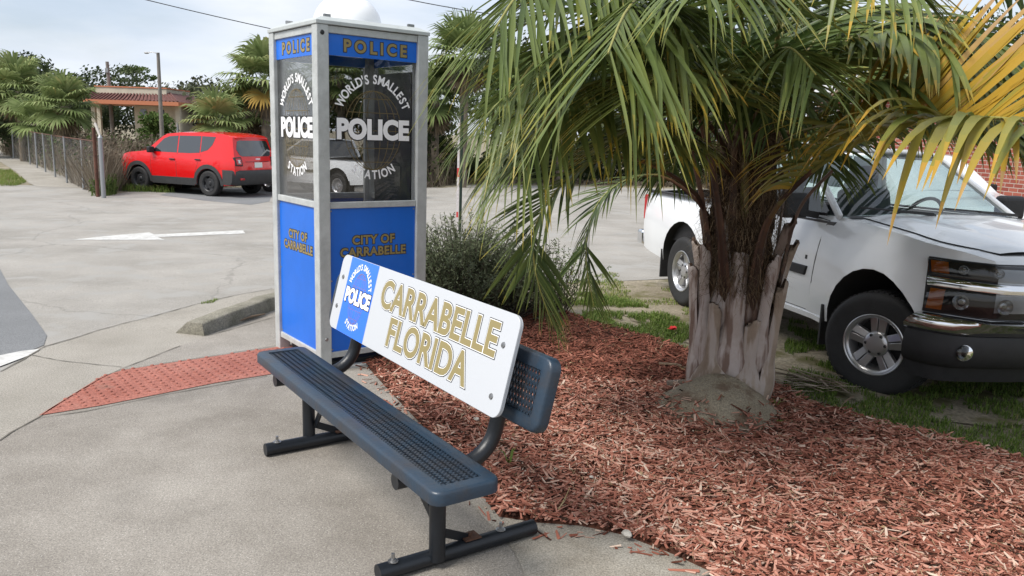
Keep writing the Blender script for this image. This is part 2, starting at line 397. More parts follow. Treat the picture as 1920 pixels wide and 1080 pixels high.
# bare sand and path strips
sheet('sand_patch', pix((880, 945), (930, 960), (990, 985), (1080, 990), (1160, 1005), (1250, 1040), (1340, 1079), (1480, 1200), (1000, 1200), (980, 1075), (940, 1010), (905, 975)), .0145, PSAND, jag=.015)
sheet('sand_track', [(.2, 9.15), (.6, 8.0), (1.1, 7.3), (1.5, 6.2), (2.2, 5.35), (2.3, 4.6), (3.6, 4.5), (9, 7), (9, 12), (4.4, 10.4), (2.0, 9.8)], -.004, SOIL, jag=.05)
sheet('footpath', pix((168, 353), (100, 322), (20, 292), (0, 283))+[(-34, 46), (-40, 46)]+pix((0, 303), (30, 322), (55, 344), (70, 350)), .004, GUTTER)
# ================================================================== POLICE BOOTH
BA = .6557; BC = Vector((-1.2464, 5.0914, 0)); BW = .80
booth = empty('police_booth', BC, BA, 'blue and white glazed police booth with white dome roof behind the bench', 'booth')
# local axes: x along the right face, y along the left face, corner at the origin; boxes inside 0..BW
HT = 2.235
PW = .081
def post(x0, y0, corner=False):
    mb = MB(); 
    mb.box((x0, y0, HT/2), (PW, PW, HT))
    o = bevel(mb.build('post', ALU, booth), .006)
    return o
for (x, y) in ((PW/2, PW/2), (BW-PW/2, PW/2), (PW/2, BW-PW/2), (BW-PW/2, BW-PW/2)): post(x, y)
# frames of the four faces.  faces: origin, direction, outward normal
faces = {'right': (Vector((0, 0, 0)), Vector((1, 0, 0)), Vector((0, -1, 0))), 'left': (Vector((0, BW, 0)), Vector((0, -1, 0)), Vector((-1, 0, 0))),
         'back_right': (Vector((BW, 0, 0)), Vector((0, 1, 0)), Vector((1, 0, 0))), 'back_left': (Vector((BW, BW, 0)), Vector((-1, 0, 0)), Vector((0, 1, 0)))}
DARKGLASS = glass_mat('smoked_glass', (.82, .82, .82), .02, .28)
def facebox(mb, fc, u0, u1, z0, z1, d0, d1, mi=0):
    o, d, n = faces[fc]
    c = o+d*(u0+u1)/2+n*(-(d0+d1)/2); c.z = (z0+z1)/2
    sx = abs(d.x)*(u1-u0)+abs(n.x)*(d1-d0); sy = abs(d.y)*(u1-u0)+abs(n.y)*(d1-d0)
    mb.box(c, (sx, sy, z1-z0), mi)
for fc in faces:
    for (z0, z1) in ((2.187, 2.232), (1.097, 1.138), (.10, .140)):
        mb = MB(); facebox(mb, fc, PW+.001, BW-PW-.001, z0, z1, .010, .055); bevel(mb.build('rail', ALU, booth), .004)
    mb = MB(); facebox(mb, fc, PW+.001, BW-PW-.001, 2.056, 2.186, .022, .034); hp = mb.build('header_panel', BLUE, booth)
    mb = MB(); facebox(mb, fc, PW+.001, BW-PW-.001, .141, 1.096, .022, .034); lp = mb.build('lower_panel', BLUE, booth)
    mb = MB(); facebox(mb, fc, PW+.001, BW-PW-.001, 1.139, 2.055, .026, .032); gl = mb.build('window', DARKGLASS, booth)
    o, d, n = faces[fc]
    for px_ in (.012, (BW-2*PW)/2, BW-2*PW-.012):
        for zz in (.155, .62, 1.08):
            if px_ > .02 and px_ < BW-2*PW-.02: continue
            rv = MB(); M3 = Matrix((d, Vector((0, 0, 1)), n)).transposed()
            rv.lathe([(.006, 0), (.005, .002), (.0001, .003)], o+d*(PW+px_)-n*.0215+Vector((0, 0, zz)), 8, M3)
            rv.build('rivet', STEEL, lp)
    if fc in ('right', 'left'):
        M = Matrix((d, Vector((0, 0, 1)), n)).transposed().to_4x4(); M.translation = o+d*(BW/2)-n*.022
        t = MB(); word_outline(t, 'POLICE', .103, M, (.015, 2.118), .0040, .0090, .0006, 1.46)
        t.build('lettering', [GOLD, BLACKP], hp)
        for wd_, wy in (('CITY OF', .880), ('CARRABELLE', .800)):
            t = MB(); word_outline(t, wd_, .081, M, (0, wy), .0030, .0075, .0006, 1.06); t.build('lettering', [GOLD, BLACKP], lp)
        M.translation = o+d*(BW/2)-n*.026
        t = MB(); c = (0, 1.615)
        globe(t, M, (0, 1.60), .205, .255, .0045, .0006, 3)
        text_on(t, 'POLICE', .172, M, .0020, .0165, 2, 1.0, .935, (0, 1.60)); text_on(t, 'POLICE', .172, M, .0028, .0090, 1, 1.0, .935, (0, 1.60))
        arc_text(t, "WORLD'S SMALLEST", .080, M, (0, 1.625), .265, .300, radians(156), radians(24), .0020, .0022, 1, squash=.8)
        arc_text(t, "STATION", .080, M, (0, 1.600), .265, .290, radians(-126), radians(-54), .0020, .0022, 1, up_out=False, squash=.8)
        t.build('window_lettering', [GOLD, WVINYL, BLACKP, FAINTGOLD], gl)
# door leaf bars seen through the left window, and the display board on the far wall
mb = MB(); facebox(mb, 'back_left', .40, .43, .145, 2.05, .056, .085); mb.build('door_stile', ALU, booth)
mb = MB(); facebox(mb, 'back_left', .085, .11, .145, 2.05, .056, .085); mb.build('door_stile', ALU, booth)
BOARD = mat('navy_board', (.012, .014, .028), .4)
mb = MB(); facebox(mb, 'back_right', .09, .62, 1.00, 2.0, .06, .08); bd = mb.build('display_board', BOARD, booth)
o, d, n = faces['back_right']; M = Matrix((-d, Vector((0, 0, 1)), -n)).transposed().to_4x4(); M.translation = o+d*.33-n*.081
t = MB(); GREY = mat('faded_print', (.10, .10, .11), .6); PHOTO = mat('faded_photograph', (.20, .19, .18), .5, 0, 30, .6)
text_on(t, 'POLICE', .085, M, .001, .003, 0, 1, 1, (0, 1.86))
for k in range(26):
    if 9 < k < 12: continue
    t.add([M @ Vector(p) for p in ((-.10, 1.70-k*.022, .001), (-.10+R.uniform(.09, .19), 1.70-k*.022, .001), (-.10+.15, 1.706-k*.022, .001), (-.10, 1.706-k*.022, .001))], [(0, 1, 2, 3)], 0)
t.add([M @ Vector(p) for p in ((.02, 1.22, .002), (.10, 1.22, .002), (.10, 1.36, .002), (.02, 1.36, .002))], [(0, 1, 2, 3)], 1)
t.build('printed_notice', [GREY, PHOTO], bd)
# roof: cap, low pyramid, dome
mb = MB(); mb.box((BW/2, BW/2, HT+.012), (BW+.012, BW+.012, .024)); o_ = BW+.0; 
vs = [(-.0, -.0, HT+.0245), (o_, 0, HT+.0245), (o_, o_, HT+.0245), (0, o_, HT+.0245), (.05, .05, HT+.052), (o_-.05, .05, HT+.052), (o_-.05, o_-.05, HT+.052), (.05, o_-.05, HT+.052)]
mb.add(vs, [(0, 1, 5, 4), (1, 2, 6, 5), (2, 3, 7, 6), (3, 0, 4, 7), (4, 5, 6, 7)])
bevel(mb.build('roof', mat('pale_roof_metal', (.50, .53, .52), .5, .2, 6, .15), booth), .003)
mb = MB(); prof = [(.238, 0), (.238, .006)]
for i in range(0, 19):
    a = radians(90*i/18); prof.append((.228*cos(a)+.0001, .006+.205*sin(a)))
mb.lathe(prof, (BW/2, BW/2, HT+.052), 48); mb.build('dome', mat('white_dome', (.84, .85, .86), .3, coat=.3), booth, 40)
for p in ((.10, .07), (.70, .07), (.07, .60)):
    mb = MB(); mb.box((p[0], p[1], HT+.062), (.045, .02, .018)); mb.build('roof_clip', STEEL, booth)
mb = MB(); M3 = Matrix.Rotation(radians(90), 3, 'X'); mb.lathe([(.0001, 0.006), (.012, .005), (.015, 0)], (.112-.075, -.0005, 2.185), 16, M3); mb.build('black_cap', BLACKP, booth)
mb = MB(); mb.lathe([(.0001, 0.004), (.010, .004), (.012, 0)], (.045, -.0005, .235), 16, M3); mb.build('bolt', STEEL, booth)
mb = MB(); mb.box((BW/2, BW/2, .035), (BW-.18, BW-.18, .03)); mb.build('floor_plate', mat('grimy_plate', (.05, .05, .05), .8, 0, 8, .5), booth)
mb = MB(); mb.box((BW*.53, .01, .016), (BW*.84, .06, .03), rz=-.10); bevel(mb.build('threshold', mat('chalky_board', (.46, .47, .46), .7, 0, 12, .3), booth), .003)

# ================================================================== BENCH
AN = radians(34.3)
bench = empty('park_bench', (-.6635, 3.267, .012), -(pi/2-AN), 'blue coated metal mesh bench carrying the CARRABELLE FLORIDA sign', 'bench')
# local x = along the bench to the right, y = backwards
PB = mat('blue_plastisol', (.016, .034, .058), .42, 0, 7, .5, .15, 60, col2=(.030, .030, .034), contrast=(.32, .58), coat=.1)
PK = mat('black_coated_tube', (.008, .011, .016), .40, 0, 6, .4, .12, 50)
def mesh_slab(name, L_, W_, T_, bord, parent, M=None, rad=.045, cell=(.052, .0185), strand=.0052):
    """rounded frame with expanded-metal infill, flat in local xy, top at z=0"""
    def rr(hx, hy, r, n=6):
        out = []
        for cx, cy, a0 in ((hx-r, hy-r, 0), (-hx+r, hy-r, 90), (-hx+r, -hy+r, 180), (hx-r, -hy+r, 270)):
            for i in range(n+1):
                a = radians(a0+90*i/n); out.append((cx+r*cos(a), cy+r*sin(a)))
        return out
    o1 = rr(L_/2, W_/2, rad); o0 = rr(L_/2-.010, W_/2-.010, rad-.008); i0 = rr(L_/2-bord, W_/2-bord, .008); i1 = rr(L_/2-bord-.002, W_/2-bord-.002, .006)
    n = len(o1); mb = MB(); lv = []
    rings = [(o1, -T_), (o1, -.010), (rr(L_/2-.004, W_/2-.004, rad-.003), -.003), (o0, 0), (i0, 0), (i1, -.006), (i1, -.014), (o0, -.016), (rr(L_/2-.008, W_/2-.008, rad-.006), -T_)]
    vs = [Vector((x, y, z)) for ring, z in rings for x, y in ring]
    K = len(rings)
    fs = [(r*n+k, r*n+(k+1) % n, ((r+1) % K)*n+(k+1) % n, ((r+1) % K)*n+k) for r in range(K) for k in range(n)]
    if M is not None: vs = [M @ v for v in vs]
    mb.add(vs, fs); fr = mb.build(name+'_frame', PB, parent, 50)
    mb = MB(); hx = L_/2-bord+.002; hy = W_/2-bord+.002
    # diamonds: long way across x? strands zig-zag along the bench width
    cw, chh = cell
    nxs = int(2*hx/chh)+1; nys = int(2*hy/cw)+1
    for i in range(nxs):
        for j in range(-1, nys+1):
            x = -hx+i*chh; y = -hy+j*cw
            for a, b in (((x, y), (x+chh/2, y+cw/2)), ((x+chh/2, y+cw/2), (x, y+cw)), ((x, y), (x-chh/2, y+cw/2)), ((x-chh/2, y+cw/2), (x, y+cw))):
                # clip
                def cl(p, q):
                    p = list(p); q = list(q)
                    for ax, lim in ((0, hx), (1, hy)):
                        for s_ in (-1, 1):
                            pp = p[ax]*s_; qq = q[ax]*s_
                            if pp > lim and qq > lim: return None
                            if pp > lim: t_ = (lim-qq)/(pp-qq); p = [q[0]+(p[0]-q[0])*t_, q[1]+(p[1]-q[1])*t_]
                            elif qq > lim: t_ = (lim-pp)/(qq-pp); q = [p[0]+(q[0]-p[0])*t_, p[1]+(q[1]-p[1])*t_]
                    return p, q
                r_ = cl(a, b)
                if not r_: continue
                A = Vector((*r_[0], -.009)); Bv = Vector((*r_[1], -.009))
                if (A-Bv).length < .002: continue
                if M is not None: A = M @ A; Bv = M @ Bv
                upv = (M.to_3x3() @ Vector((0, 0, 1))) if M is not None else (0, 0, 1)
                mb.bar(A, Bv, strand, .007, upv)
    mb.build(name+'_mesh', PB, parent)
    return fr
SZ = .448
mesh_slab('seat', 1.94, .262, .048, .052, bench, Matrix.Translation((0, 0, SZ)))
# backrest, leaning back
TL = radians(14)
Mb = Matrix.Translation((.0, .292, .705)) @ Matrix.Rotation(radians(90)-TL, 4, 'X')
mesh_slab('backrest', 1.94, .27, .045, .050, bench, Mb)
# sign board: two layers, rounded
def rrect(hx, hy, r, n=8):
    out = []
    for cx, cy, a0 in ((hx-r, hy-r, 0), (-hx+r, hy-r, 90), (-hx+r, -hy+r, 180), (hx-r, -hy+r, 270)):
        for i in range(n+1):
            a = radians(a0+90*i/n); out.append((cx+r*cos(a), cy+r*sin(a)))
    return out
Ms = Matrix.Translation((.040, .240, .781)) @ Matrix.Rotation(radians(90)-TL, 4, 'X')
SW, SH = 1.60, .378
mb = MB(); mb.prism(rrect(SW/2, SH/2, .045), 0, .008, M=Ms); mb.prism(rrect(SW/2-.002, SH/2-.002, .044), -.010, -.0005, M=Ms)
sign = bevel(mb.build('sign_board', mat('sign_white', (.50, .52, .55), .34, coat=.15), bench), .0012, 1)
mb = MB(); hx = SW/2; x0, x1 = -hx+.105, -hx+.425; e = .0
mb.add([Ms @ Vector(p) for p in ((x0, -SH/2+.0012, .0086), (x1, -SH/2+.0012, .0086), (x1, SH/2-.0012, .0086), (x0, SH/2-.0012, .0086))], [(0, 1, 2, 3)])
mb.build('blue_field', mat('sign_blue', S(30, 112, 232), .3, coat=.3), sign)
t = MB(); cx = (x0+x1)/2; Mt = Ms @ Matrix.Translation((0, 0, .0088))
globe(t, Mt, (cx, -.002), .085, .125, .0022, .0002, 3)
text_on(t, 'POLICE', .096, Mt, .0009, .0090, 1, 1.0, .92, (cx+.002, 0)); text_on(t, 'POLICE', .096, Mt, .0015, .0050, 2, 1.0, .92, (cx+.002, 0))
arc_text(t, "WORLD'S SMALLEST", .041, Mt, (cx, .008), .125, .146, radians(158), radians(18), .0009, .0012, 2, squash=.8)
arc_text(t, "STATION", .041, Mt, (cx, -.004), .125, .142, radians(-126), radians(-54), .0009, .0012, 2, up_out=False, squash=.8)
SIGNMATS = [mat('sign_gold', (.27, .22, .095), .4), BLACKP, WVINYL, mat('globe_brown', (.22, .15, .16), .5)]
t.build('emblem_lettering', SIGNMATS, sign)
cx2 = (x1+hx)/2-.012
for (s_, yy, xx) in (('CARRABELLE', .070, cx2), ('FLORIDA', -.082, cx2-.005)):
    t = MB(); word_outline(t, s_, .176, Mt, (xx, yy), .0052, .0114, .0004, 1.02, .95 if s_[0] == 'C' else .96, 0, 1, .0084, 2); t.build('lettering', SIGNMATS, sign)
for (x, y) in ((-hx+.05, .075), (-hx+.05, -.075), (hx-.07, .07), (hx-.07, -.12)):
    mb = MB(); mb.lathe([(.0001, .004), (.010, .0035), (.012, 0)], Ms @ Vector((x, y, .0085)), 14, Ms.to_3x3()); mb.build('bolt', STEEL, sign)
# under-frame: per side a skid, a leg, a bent arm and a brace
for s_ in (-1, 1):
    X = .655*s_
    mb = MB(); mb.tube([(X, -.185, .032), (X, .50 if s_ > 0 else .47, .032)], .031, 20); sk = mb.build('skid', PK, bench, 50)
    for yy in (-.125, .34 if s_ > 0 else .33):
        mb = MB(); mb.lathe([(.0001, .030), (.007, .030), (.007, .008), (.013, .008), (.013, .002), (.020, .002), (.020, 0)], (X, yy, .062), 10); mb.build('anchor_bolt', STEEL, sk)
    mb = MB(); mb.tube([(X+.02*s_, .045, .03), (X+.02*s_, .045, .40)], .031, 20); mb.build('leg', PK, bench, 50)
    X2 = X+.03*s_ if s_ < 0 else X+.0
    pts = [(X2, -.12, .368), (X2, .10, .368), (X2, .155, .372)]
    for i in range(1, 9):
        a = radians(76*i/8); pts.append((X2, .155+.15*sin(a), .372+.15*(1-cos(a))))
    last = Vector(pts[-1]); pts.append(tuple(last+Vector((0, sin(TL), cos(TL)))*.30))
    mb = MB(); mb.tube(pts, .0305, 18); mb.build('arm', PK, bench, 50)
    mb = MB(); mb.bar((X-.30*s_, .03, .398), (X-.01*s_, .07, .12), .034, .008, (0, 1, 0)); mb.bar((X-.01*s_, .07, .12), (X-.01*s_, .20, .06), .034, .006, (1, 0, 0)); mb.build('brace', PK, bench)
    mb = MB(); mb.box((X-.01*s_, .205, .066), (.06, .07, .006)); mb.lathe([(.0001, .014), (.010, .014), (.010, 0)], (X-.01*s_, .205, .069), 8); mb.build('anchor_plate', mat('rusty_plate', (.10, .045, .025), .8, 0, 40, .5), bench)
# ================================================================== MULCH, SAND MOUND, GRASS
mulch_poly = pix((690, 692), (735, 742), (790, 800), (850, 868), (905, 935), (935, 975), (1000, 985), (1090, 992), (1170, 1010), (1260, 1045), (1330, 1078))+[(.75, 2.45), (1.2, 2.1), (2.6, 1.9), (4.2, 2.6)]+pix((1920, 868), (1780, 834), (1650, 800), (1540, 772), (1470, 738), (1300, 668), (1180, 628), (1080, 600), (1020, 575), (930, 560), (850, 560), (800, 600))+[(-1.0, 5.6)]
def bump(x, y):
    return .018*noise.noise(Vector((x*1.7, y*1.7, 3)))+.010*noise.noise(Vector((x*6, y*6, 1)))+.02
bm = bmesh.new(); f = bm.faces.new([bm.verts.new((x, y, 0)) for x, y in mulch_poly])
for k in range(-14, 50): bmesh.ops.bisect_plane(bm, geom=bm.verts[:]+bm.edges[:]+bm.faces[:], plane_co=(k*.1, 0, 0), plane_no=(1, 0, 0))
for k in range(16, 84): bmesh.ops.bisect_plane(bm, geom=bm.verts[:]+bm.edges[:]+bm.faces[:], plane_co=(0, k*.1, 0), plane_no=(0, 1, 0))
for v in bm.verts:
    e = .0 if v.is_boundary else 1.0
    v.co.z = gz(v.co.x, v.co.y)+.014+e*bump(v.co.x, v.co.y)
bmesh.ops.recalc_face_normals(bm, faces=bm.faces[:])
if sum(f.normal.z for f in bm.faces) < 0: bmesh.ops.reverse_faces(bm, faces=bm.faces[:])
me = bpy.data.meshes.new('mulch_bed'); bm.to_mesh(me); bm.free()
tag(link('mulch_bed', me, MULCHB, None, 180), kind='structure')
MC = Vector((1.255, 4.57)); MR = .31
def mound_h(x, y):
    d = sqrt(((x-MC.x)/1.0)**2+((y-MC.y)/1.05)**2)/MR
    if d > 1.25: return 0
    return .205*max(0, cos(min(1, d/1.25)*pi/2))**1.1*(1+.12*noise.noise(Vector((x*5, y*5, 0))))
mb = MB(); nr, na = 22, 64
for i in range(nr+1):
    for k in range(na):
        r = MR*1.35*i/nr; a = 2*pi*k/na; x = MC.x+r*cos(a)*(1+.08*noise.noise(Vector((cos(a)*2, sin(a)*2, 5)))); y = MC.y+r*sin(a)
        z = mound_h(x, y)+.03+.006*noise.noise(Vector((x*18, y*18, 2))) - (.04 if i == nr else 0)
        mb.v.append((x, y, z))
for i in range(nr):
    for k in range(na):
        mb.f.append((i*na+k, i*na+(k+1) % na, (i+1)*na+(k+1) % na, (i+1)*na+k)); mb.mi.append(0); mb.c.append(0)
tag(mb.build('sand_mound', SAND, None, 180), kind='structure')
# wood chips
CHIP = mat('wood_chip', (.3, .1, .06), .85, rand=[(.034, .016, .011), (.10, .034, .021), (.21, .074, .048), (.33, .128, .088), (.43, .205, .15), (.49, .29, .22), (.58, .45, .36)], spec=.2)
mb = MB(); cnt = 0; nchip = 46000
bx0, bx1, by0, by1 = -1.2, 4.0, 1.9, 7.6
tries = 0
while cnt < nchip and tries < 400000:
    tries += 1
    y = by0+(by1-by0)*R.random()**1.5; x = R.uniform(bx0, bx1)
    if abs(x) > .72*y+.25: continue
    edge = not inside(x, y, mulch_poly)
    if edge:
        if R.random() > .06: continue
        if not inside(x+.12, y, mulch_poly) and not inside(x+.05, y+.12, mulch_poly): continue
    md = sqrt((x-MC.x)**2+(y-MC.y)**2)/MR
    if md < 1.12 and R.random() > .008+max(0, md-.78)*.9: continue
    L_ = R.choice((R.uniform(.012, .03), R.uniform(.025, .07), R.uniform(.04, .12))); Wd = R.uniform(.004, .015)*(1 if L_ > .03 else .8); T = R.uniform(.0015, .004)
    if y > 5.2: L_ *= 1.2; Wd *= 1.3
    yaw = R.uniform(0, pi); tl = R.gauss(0, .22); rl = R.gauss(0, .35)
    z = (.016+bump(x, y) if not edge else .016)+mound_h(x, y)*.95+R.uniform(0, .012)*(0 if edge else 1)
    Mx = Matrix.Rotation(yaw, 3, 'Z') @ Matrix.Rotation(tl, 3, 'Y') @ Matrix.Rotation(rl, 3, 'X')
    c = min(1, max(0, R.gauss(.50, .25)))
    pz = noise.noise(Vector((x*.8, y*.8, 9)))
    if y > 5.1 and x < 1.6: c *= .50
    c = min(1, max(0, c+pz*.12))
    w2 = Wd*R.uniform(.3, .9)
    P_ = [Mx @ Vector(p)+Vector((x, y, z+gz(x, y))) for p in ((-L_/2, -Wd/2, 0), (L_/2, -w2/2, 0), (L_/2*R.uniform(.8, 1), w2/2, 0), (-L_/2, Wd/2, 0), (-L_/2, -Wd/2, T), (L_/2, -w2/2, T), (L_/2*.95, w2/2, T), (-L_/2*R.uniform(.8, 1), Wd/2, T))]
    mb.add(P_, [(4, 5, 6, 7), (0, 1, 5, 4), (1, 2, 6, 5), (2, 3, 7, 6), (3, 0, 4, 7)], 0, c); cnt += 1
tag(mb.build('wood_chips', CHIP, None, colors=True), 'shredded reddish brown wood chips spread over the planting bed', 'wood chips', kind='stuff')
mb = MB()
for i in range(5200):
    y = 2.0+5*R.random()**1.3; x = R.uniform(-1, 3.6)
    if not inside(x, y, mulch_poly) or abs(x) > .72*y+.25: continue
    a = R.uniform(0, 2*pi); ln = R.uniform(.03, .11); w_ = R.uniform(.0006, .0018); d = Vector((cos(a), sin(a), R.gauss(0, .12))); s_ = Vector((-d.y, d.x, 0))*w_
    p = Vector((x, y, .034+bump(x, y)+mound_h(x, y)*.97+gz(x, y))); m_ = p+d*ln*.5+s_*R.uniform(-6, 6)+Vector((0, 0, .004)); t_ = p+d*ln
    mb.add([p-s_, p+s_, m_+s_, m_-s_, t_], [(0, 1, 2, 3), (3, 2, 4)], 0, R.random())
for i in range(130):
    y = 2.2+4.5*R.random()**1.2; x = R.uniform(-.8, 3.4)
    if not inside(x, y, mulch_poly): continue
    a = R.uniform(0, 2*pi); ln = R.uniform(.02, .045); d = Vector((cos(a), sin(a), R.gauss(0, .3))).normalized(); s_ = Vector((-d.y, d.x, R.gauss(0, .3)))*ln*.28; p = Vector((x, y, .045+bump(x, y)+mound_h(x, y)*.97))
    mb.add([p, p+d*ln*.4-s_, p+d*ln, p+d*ln*.4+s_], [(0, 1, 2, 3)], 0, R.uniform(.1, .8))
tag(mb.build('bed_litter', mat('bed_litter', (.3, .2, .12), .85, rand=[(.10, .06, .035), (.27, .18, .10), (.42, .33, .21)], spec=.15), None, colors=True), 'thin dry straws and little dead leaves scattered over the wood chips', 'litter', kind='stuff')
# pale stones
mb = MB()
STONE = mat('pale_stone', (.52, .49, .43), .85, 0, 30, .3)
for i, (px_, py_, s_, lb) in enumerate(((1175, 1020, .022, 'largest pale stone at the bottom edge of the mulch'), (893, 800, .018, 'pale stone in the mulch right behind the bench seat'), (748, 758, .013, 'small pale stone in the mulch under the sign board'), (1108, 913, .010, 'tiny pale pebble in the mulch right of the bench arm'))):
    p = at(px_, py_); bm = bmesh.new(); bmesh.ops.create_icosphere(bm, subdivisions=2, radius=s_)
    for v in bm.verts: v.co *= 1+.35*noise.noise(v.co*60+Vector((i, 0, 0))); v.co.z *= .6
    me = bpy.data.meshes.new('stone'); bm.to_mesh(me); bm.free()
    o = link('stone', me, STONE); o.location = (p.x, p.y, .045 if i < 3 else .05); o.rotation_euler.z = i
    tag(o, lb, 'stone', 'pale stones in the mulch')
# grass
GRASS = mat('grass_blade', (.1, .2, .04), .6, rand=[(.035, .06, .012), (.07, .12, .02), (.12, .19, .035), (.19, .26, .06), (.33, .30, .13)], trans=.3, spec=.2)
def grass(name, polys, label, cat='grass'):
    mb = MB()
    for poly, n, h, cbias, patch in polys:
        xs_ = [p[0] for p in poly]; ys_ = [p[1] for p in poly]; k = 0; tr = 0
        while k < n and tr < n*30:
            tr += 1
            x = R.uniform(min(xs_), max(xs_)); y = R.uniform(min(ys_), max(ys_))
            if not inside(x, y, poly): continue
            if noise.noise(Vector((x*2.3, y*2.3, 7)))+.35*noise.noise(Vector((x*9, y*9, 2))) < patch-.08: continue
            k += 1; a = R.uniform(0, 2*pi); hh = h*R.uniform(.4, 1.2); w_ = R.uniform(.0025, .0055)*(1+y*.06); ln = R.uniform(.2, 1.0)*hh
            d = Vector((cos(a), sin(a), 0)); sdv = Vector((-d.y, d.x, 0))*w_/2; b = Vector((x, y, gz(x, y)-.002))
            c = min(1, max(0, R.gauss(cbias, .2)))
            mid = b+d*ln*.35+Vector((0, 0, hh*.65)); tip = b+d*ln+Vector((0, 0, hh*.8))
            mb.add([b-sdv, b+sdv, mid+sdv*.8, mid-sdv*.8, tip], [(0, 1, 2, 3), (3, 2, 4)], 0, c)
    return tag(mb.build(name, GRASS, None, colors=True), label, cat, kind='stuff')
gA = pix((1020, 572), (1090, 548), (1200, 570), (1300, 610), (1310, 665), (1200, 632), (1080, 596))
gB = pix((1460, 745), (1480, 690), (1560, 705), (1660, 750), (1760, 720), (1920, 700))+[(5.5, 5.6), (5.5, 4.2)]+pix((1920, 880), (1780, 846), (1650, 812), (1540, 780))
gC = pix((1060, 530), (1150, 510), (1320, 560), (1330, 600), (1180, 575))
gD = pix((1470, 660), (1480, 600), (1560, 620), (1640, 680), (1640, 730))
gE = pix((1060, 600), (1200, 640), (1300, 680), (1300, 700), (1180, 650))
grass('grass', [(gA, 9000, .050, .55, -.15), (gB, 26000, .042, .5, -.12), (gC, 3500, .03, .75, .12), (gD, 3500, .05, .4, -.05), ([(3.5, 6.5), (9, 6.5), (9, 9.5), (3.5, 9.5)], 4000, .04, .6, .0)], 'short patchy green grass growing between the mulch and the parked pickup')
gF = pix((0, 320), (20, 320), (50, 342), (30, 349), (0, 349)); gG = pix((110, 312), (200, 348), (330, 362), (250, 360), (170, 352))
grass('verge_grass', [(gF, 2500, .12, .7, -.3), (gG, 3500, .25, .55, -.3), (pix((375, 572), (385, 568), (412, 562), (398, 570)), 140, .035, .6, -1)], 'rough verge grass beside the footpath and along the fence foot')
# weeds in the bed
def sprig(px_, py_, label, n=9, h=.09, c=.6):
    mb = MB(); p = at(px_, py_)
    for i in range(n):
        a = R.uniform(0, 2*pi); d = Vector((cos(a), sin(a), 0)); hh = h*R.uniform(.5, 1); sv = Vector((-d.y, d.x, 0))*.004
        b = Vector((0, 0, 0)); m_ = d*hh*.4+Vector((0, 0, hh*.7)); t_ = d*hh*.9+Vector((0, 0, hh*.8))
        mb.add([b-sv, b+sv, m_+sv, m_-sv, t_], [(0, 1, 2, 3), (3, 2, 4)], 0, min(1, max(0, R.gauss(c, .15))))
    o = mb.build('weed', GRASS, None, colors=True); o.location = (p.x, p.y, .03)
    tag(o, label, 'weed', 'little weeds in the planting bed')
sprig(955, 885, 'little green weed in the mulch right of the bent bench arm', 5, .11)
sprig(1452, 775, 'little green weed at the right foot of the sand mound')
sprig(1455, 808, 'small weed just below the weed by the sand mound', 7, .05)
sprig(1275, 755, 'faint weed on the left shoulder of the sand mound', 6, .05)

